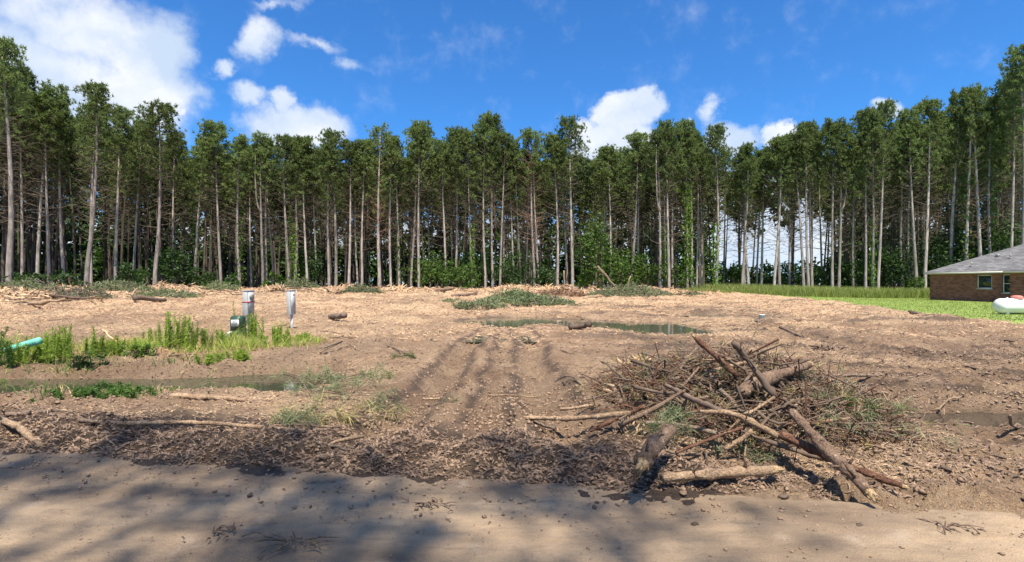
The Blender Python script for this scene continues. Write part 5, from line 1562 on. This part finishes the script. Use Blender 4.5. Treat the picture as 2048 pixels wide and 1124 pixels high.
torn(1278, 724, 70, 26, 'splintered yellow stump at the upper left of the brush pile', 1, 'torn')
torn(1415, 790, 70, 30, 'torn brown root mass in the heart of the brush pile', 2, 'splinter_mid', 90)
torn(1265, 790, 90, 30, 'crumbling shredded root clump left in the brush pile', 3, 'splinter_mid', 110)
torn(1258, 870, 50, 44, 'hairy root clump standing left of the thick short log', 4, 'splinter_mid', 90)
torn(1385, 730, 60, 40, 'dark shredded stump behind the red-brown pole', 5, 'splinter_dark', 60)
torn(1655, 700, 50, 16, 'dark root lump behind the pile on the right', 6, 'splinter_dark', 50)
torn(668, 590, 40, 24, 'pale splintered stump at the wood edge right of the meter posts', 7)
torn(556, 582, 34, 18, 'pale torn stump just right of the left meter box', 8)
torn(800, 585, 40, 20, 'reddish torn stump before the leaning pine', 9, 'splinter')
torn(1095, 585, 30, 18, 'small torn stump beside the bare dead pine', 10, 'splinter')
torn(1203, 594, 18, 14, 'dark stump with a pale cut top right of the broad pine', 11, 'splinter_dark', 40)
torn(133, 575, 40, 22, 'tan splintered stump at the wood edge on the left', 12, 'pale')
torn(325, 590, 30, 14, 'yellow torn stump below the round-topped pine', 13, 'pale')
torn(25, 592, 50, 14, 'tan torn stump at the left edge of the clearing', 14, 'pale')


# brush tangle over the pile
def tangle():
    r = np.random.default_rng(42); mb = MB(); nd = MB()
    for k in range(3200):
        a = r.random() * 6.28; rr = math.sqrt(r.random()) * 1.0
        x = 2.75 + rr * math.cos(a) * 1.65; y = 6.2 + rr * math.sin(a) * 1.45
        z = float(height(np.array([x]), np.array([y]), False)[0]) + .42 * (1 - rr) ** .7 * r.random() + .02
        p = np.array([x, y, z]); d = r.normal(size=3) * np.array([1.2, .8, .4]); d /= np.linalg.norm(d); l = .10 + .42 * r.random() ** 1.8
        w = .0025 + .007 * r.random() ** 2
        b1 = p + r.normal(size=3) * l * .25; mb.tube([p - d * l, b1, p + d * l], [w * 1.4, w, w * .5], 4, False, r.integers(0, 3))
        if r.random() < .5: mb.tube([b1, b1 + (d + r.normal(size=3) * .6) * l * .6], [w * .8, w * .4], 3, False, r.integers(0, 3))
        if r.random() < .30: needle_spray(nd, p + d * l * .7, 12, .13, .0022, .1, 0 if r.random() < .35 else (1 if r.random() < .5 else 2), r, d * .8)
    for k in range(260):
        x = r.normal(3.5, .5); y = r.normal(5.9, .5); needle_spray(nd, (x, y, H(x, y) + .1 + .2 * r.random()), 12, .14, .0022, .2, 0 if r.random() < .5 else 2, r)
    o = mb.build('brush_twigs', [M['greystick'], M['darkstick'], M['redlog']]); tag(o, 'tangle of fine twigs filling the brush pile by the road', 'twigs', kind='stuff')
    o = nd.build('pine_straw', [M['green_brush'], M['straw'], M['splinter_mid']]); tag(o, 'dry and green needles caught through the brush pile', 'needles', kind='stuff')


tangle()


def bough(px, py, h, n, label, mat, seed, ln=.2, spread=.15, tw='greystick', wd=.0028, flat=.5):
    p = gpt(px, py, h); root = empty('pine_bough', tuple(p), 0, label, 'branch'); r = np.random.default_rng(seed)
    mb = MB(); nd = MB()
    for k in range(n):
        q = r.normal(size=3) * spread * np.array([1.6, .8, flat]); q[2] = abs(q[2]) * .8 if h < .1 else q[2]
        mb.tube([(0, 0, 0), q * .6, q], [.007, .005, .003], 4, False); needle_spray(nd, q, 26, ln, wd, .1, 0, r)
    mb.build('twig', M[tw], root); nd.build('needles', mat if not isinstance(mat, str) else M[mat], root)


bough(1333, 850, .25, 7, 'hanging green needle spray in front of the brush pile', 'green_brush', 1, .16, .06)
bough(1352, 826, .30, 6, 'green needle spray above the hanging one in the pile', 'green_brush', 2, .15, .05)
bough(1722, 815, .22, 7, 'blue-green needle tuft at the right end of the brush pile', 'weed_dark', 3, .15, .09)
bough(655, 768, .08, 26, 'wide green pine bough lying at the right end of the ditch', 'green_brush', 4, .16, .26)
bough(700, 790, .06, 16, 'flattened green bough on the mud right of the ditch', 'green_brush', 5, .18, .26)
bough(590, 842, .06, 14, 'dark tuft of needles beside the long pale pole', 'green_brush', 6, .18, .09)
bough(760, 825, .05, 16, 'limp olive bough near the left wheel track', 'green_brush', 7, .16, .24)
bough(690, 835, .05, 18, 'dry brown bough half buried right of the needle tuft', 'straw', 8, .17, .22)
bough(740, 755, .03, 6, 'small green sprig on the bank left of the wheel track', 'weed_dark', 9, .14, .10)
bough(805, 712, .03, 6, 'small green sprig beside the grey stick by the wheel track', 'weed_dark', 10, .14, .10)
bough(1500, 915, .06, 8, 'olive needle tuft in front of the brush pile', 'green_brush', 11, .14, .12)


# clumps of mud dropped on the road
clod_me = []
for k in range(6):
    r = np.random.default_rng(700 + k)
    bm_v = []; mb = MB()
    nu, nv = 10, 7; vs = []
    for i in range(nv):
        for j in range(nu):
            th = math.pi * i / (nv - 1); ph_ = 2 * math.pi * j / nu
            q = 1 + .45 * (r.random() - .5)
            vs.append((math.sin(th) * math.cos(ph_) * q, math.sin(th) * math.sin(ph_) * .7 * q, math.cos(th) * .45 * q))
    f = []
    for i in range(nv - 1):
        for j in range(nu):
            a0 = i * nu + j; b0 = i * nu + (j + 1) % nu; f += [(a0, a0 + nu, b0 + nu), (a0, b0 + nu, b0)]
    mb.add(vs, f); clod_me.append(mb.mesh('mud_clod', M['splinter_dark'] if k > 3 else M['darkstick']))
def clod(x, y, s, lab, gr):
    o = link('mud_clod', clod_me[random.randrange(6)]); o.scale = (s, s, s * .8); o.rotation_euler = (0, 0, random.uniform(0, 6.28))
    on_road = y < edge_y(x) + .1
    if on_road: o.scale = (s * .6, s * .6, s * .7)
    o.location = (x, y, (0.0 if on_road else H(x, y)) + s * .15); tag(o, lab, 'mud clod', gr)
for i in range(90):
    x = random.uniform(-4, 6.5); s_ = abs(random.gauss(0, .55)); sgn = 1 if random.random() < .75 else -.45
    clod(x, edge_y(x) + .05 + s_ * sgn, random.uniform(.015, .045), f"dark mud clod at the road edge {'left of the wheel tracks' if x < -1.5 else 'where the wheel tracks meet the road' if x < 1 else 'before the brush pile' if x < 3.2 else 'right of the brush pile'}", f"mud clods at the road edge {'left' if x < -1.5 else 'at the tracks' if x < 1 else 'before the pile' if x < 3.2 else 'right'}")
for i in range(60):
    y = random.uniform(5.2, 13); x = random.uniform(-.3, .3) * y + random.choice((-1.2, 1.0, 3.0, 5.5))
    if x < -2.6: continue
    clod(x, y, random.uniform(.02, .06), 'dark mud clod turned up beside the wheel tracks', 'mud clods beside the wheel tracks')

def root_scrap(px, py, label, seed, mat, s=1.0):
    x, y = gp(px, py, 0); root = empty('root_scrap', (x, y, .005), 0, label, 'root'); r = np.random.default_rng(seed); mb = MB()
    for k in range(int(16 * s)):
        q = r.normal(size=3) * np.array([.07, .045, 0]) * s; q[2] = .005; t = q + r.normal(size=3) * np.array([.06, .04, .022]) * s; t[2] = abs(t[2])
        mb.tube([q, (q + t) / 2 + np.array([0, 0, .012]), t], [.006, .005, .002], 4, False)
    mb.build('fibres', M[mat], root)
root_scrap(445, 1068, 'small dark root scrap lying on the road at the lower left', 1, 'darkstick')
root_scrap(590, 1092, 'tan frayed root tuft lying on the road at the bottom', 2, 'greystick', 1.4)
root_scrap(870, 1010, 'brown root scrap on the road below the mud berm', 3, 'darkstick')
root_scrap(1905, 1058, 'thin dark root scrap on the road at the lower right', 4, 'darkstick')

# grey block beyond the puddles
p = gpt(1524, 640, 0); root = empty('bucket', tuple(p), .4, 'small grey and white container lying in the mud beyond the brush pile', 'bucket')
mb = MB(); lathe(mb, [(.10, -.05), (.12, .22), (.125, .22), (.125, .25), (.11, .25), (.095, .0)], 'z', 16); mb.build('shell', M['white'], root, True)
mb = MB(); lathe(mb, [(.127, .17), (.127, .21)], 'z', 16); mb.build('rim', M['steel_dk'], root)

# ------------------------------------------------------------------ grasses and weeds
def blades(x, y, z, h, w, mb, mat=0, lean=.25):
    n = len(x); a = rng.random(n) * 6.28
    D = np.stack([rng.normal(0, lean, n), rng.normal(0, lean, n), np.ones(n)], 1)
    S = np.stack([np.cos(a), np.sin(a), np.zeros(n)], 1); h = (h * (.55 + .7 * rng.random(n)))[:, None]; w = (w * (.6 + .8 * rng.random(n)))[:, None]
    C = np.stack([x, y, z], 1); m = C + D * h * .55; t = C + D * h + np.stack([rng.normal(0, .25, n), rng.normal(0, .25, n), np.full(n, -.12)], 1) * h
    v = np.stack([C - S * w, C + S * w, m + S * w * .7, m - S * w * .7, t], 1).reshape(-1, 3); k = np.arange(n)[:, None] * 5
    mb.add(v, np.concatenate([k + np.array([[0, 1, 2]]), k + np.array([[0, 2, 3]]), k + np.array([[3, 2, 4]])]), mat)


def lawn_z(x, y): return height(x, y, False) + .06
def house_free(x, y): return ~((x > 37.6) & (y < 47.6))
n = 60000; y = 19 + 42 * rng.random(n) ** 1.2; x = rng.uniform(19.8, 60, n); ok = (lawn_s(x, y) > 0) & (x / y < 1.12) & house_free(x, y) & (y < 58); x, y = x[ok], y[ok]
mb = MB(); blades(x, y, lawn_z(x, y), .10, .016, mb)
tag(mb.build('lawn_grass', M['grass']), 'short bright mown grass on the lawn beside the house', 'grass', kind='stuff')
n = 26000; y = 50 + 10 * rng.random(n); x = rng.uniform(18, 58, n); ok = (lawn_s(x, y) > .2) & (y > np.interp(x, [22, 38, 50], [52, 48.5, 48])) & (y < 61); x, y = x[ok], y[ok]
mb = MB(); blades(x, y, lawn_z(x, y), 1.1 + 0 * x, .022, mb, 0, .14)
n = 2500; x2 = rng.uniform(20, 26, n); y2 = rng.uniform(54, 61, n); blades(x2, y2, height(x2, y2), .55, .02, mb, 0, .2)
tag(mb.build('tall_grass', M['tallgrass']), 'band of tall uncut grass between the lawn and the wood', 'grass', kind='stuff')


def verge_grass():
    mb = MB()
    rs = np.random.default_rng(3)
    for (px, py, sx, sy, n, h, mt) in [(60, 705, 80, 14, 2300, .46, 0), (250, 700, 120, 10, 2400, .28, 0), (380, 695, 90, 9, 2400, .36, 0), (470, 690, 60, 9, 1900, .34, 0), (560, 684, 55, 9, 1900, .24, 0), (620, 682, 26, 6, 500, .18, 0),
                                       (150, 735, 90, 9, 500, .2, 1), (320, 722, 120, 9, 600, .16, 1), (480, 735, 40, 8, 500, .18, 0), (430, 745, 20, 6, 200, .16, 0), (560, 660, 30, 8, 500, .2, 0), (20, 770, 30, 12, 700, .22, 0), (150, 790, 90, 7, 500, .16, 1), (300, 784, 60, 8, 500, .15, 1), (440, 660, 50, 12, 500, .2, 2), (250, 760, 90, 5, 300, .14, 1)]:
        p = rng.normal(px, sx * .6, n); q = rng.normal(py, sy * .7, n); q = np.clip(q, 645, 830)
        z = np.full(n, -.02); 
        for _ in range(6):
            d = (EYE - z) * 1024 / (q - HOR); x = (p - 1024) / 1024 * d; z = .5 * z + .5 * height(x, d)
        ok = (z > -.26) & (fbm(x, d, .6, 3, 88) > rng.random(n) * 1.0 - .42); h = h * (.55 + .9 * np.clip(fbm(x, d, .9, 3, 89) + .4, 0, 1.2)) * np.ones(n); m2 = ok & (rng.random(n) < .3); blades(x[ok & ~m2], d[ok & ~m2], z[ok & ~m2], h[ok & ~m2], .007, mb, mt, .4); blades(x[m2], d[m2], z[m2], h[m2] * .9, .006, mb, 2, .5)
    tag(mb.build('verge_grass', [M['weed'], M['weed_dark'], M['straw']]), 'rough green grass on the verge around the meter posts', 'grass', kind='stuff')


verge_grass()


def weed(px, py, h, n, label, mat='weed', seed=0, spread=.18, leafy=False, lp=None):
    h *= 1.15; n = int(n * 1.5)
    p = gpt(px, py, 0); root = empty('weed_clump', tuple(p), 0, label, 'weed'); r = np.random.default_rng(seed)
    st = MB(); lf = MB()
    for k in range(n):
        b = np.array([r.normal() * spread, r.normal() * spread * .5, -.04]); hh = h * (.65 + .4 * r.random())
        t = b + np.array([r.normal() * .07, r.normal() * .07, hh]); m = (b + t) / 2 + r.normal(size=3) * .02
        st.tube([b, m, t], [.007, .006, .003], 4, False)
        K = int(16 if not leafy else 12); 
        for j in range(K):
            f = .15 + .85 * (j + r.random()) / K; c = b + (t - b) * f
            if leafy:
                D = r.normal(size=3); D[2] = .2; D /= np.linalg.norm(D); S = np.cross(D, (0, 0, 1.)); S /= np.linalg.norm(S) + 1e-6; s = .10 * (.6 + .7 * r.random())
                lf.add([c, c + D * s * .5 + S * s * .3, c + D * s, c + D * s * .5 - S * s * .3], [(0, 1, 2), (0, 2, 3)])
            else: needle_spray(lf, c, 9, .095 * (1.15 - f * .5), .005, .5, 0, r)
    st.build('stem', M['weed_dark'], root); lf.build('foliage', M[mat], root)


weed(128, 722, .66, 14, 'tall feathery weed clump by the ditch, right of the teal pipe', 'weed', 1, .22)
weed(-2, 735, .62, 5, 'tall dark weed clump at the left edge by the teal pipe', 'weed_dark', 2, .16)
weed(285, 712, .30, 18, 'bright leafy low weed left of the tall weed stand', 'leaf_bright', 3, .18, True)
weed(350, 700, .80, 10, 'tallest stand of thin upright weeds on the verge', 'weed', 4, .18)
weed(378, 698, .74, 9, 'upright weeds just right of the tallest stand', 'weed', 5, .16)
weed(318, 694, .55, 5, 'few thin weeds left of the tallest stand', 'weed', 6, .16)
weed(410, 700, .5, 7, 'mid-height weeds left of the green utility pedestal', 'weed', 7, .18)
weed(501, 676, .72, 5, 'dark vine-like weed climbing the left meter post', 'weed_dark', 8, .10)
weed(512, 678, .70, 6, 'thin tall weed between the meter posts', 'weed', 9, .12)
weed(484, 664, 1.0, 2, 'wispy weed reaching up beside the taped meter box', 'weed', 21, .10)
weed(172, 728, .34, 12, 'dark bushy weed right of the feathery clump', 'weed_dark', 10, .18, True)
weed(60, 725, .42, 10, 'ragged weed above the teal pipe', 'weed', 11, .26)
weed(20, 790, .28, 14, 'leafy weed at the left edge of the ditch water', 'leaf_bright', 12, .2, True)
weed(598, 684, .24, 8, 'short weed at the foot of the right meter post', 'weed', 13, .2)
weed(230, 705, .3, 8, 'low weed beside the orange stake', 'weed', 14, .22)
weed(540, 690, .3, 9, 'low weed below the meter posts', 'weed', 15, .26)
weed(1, 700, .8, 5, 'thin grey-green weed cut by the left edge', 'weed_dark', 16, .1)
weed(485, 738, .22, 8, 'grass tuft on the far bank of the ditch', 'weed', 17, .14)
weed(425, 745, .2, 7, 'smaller grass tuft on the far bank of the ditch', 'weed', 18, .12)
weed(240, 790, .18, 10, 'drowned green weed in the middle of the ditch', 'weed_dark', 19, .3)
weed(140, 795, .18, 10, 'drowned green weed at the left of the ditch', 'weed_dark', 20, .3)
weed(90, 716, .5, 9, 'feathery weed between the teal pipe and the feathery clump', 'weed', 40, .24)
weed(200, 712, .45, 8, 'loose weed between the dark bushy weed and the orange stake', 'weed', 41, .24)
weed(445, 692, .42, 9, 'weed crowding the left side of the green utility pedestal', 'weed', 42, .2)
weed(560, 678, .35, 9, 'weed between the taped meter box and the right meter post', 'weed', 43, .2)
print('objects', len(bpy.data.objects))
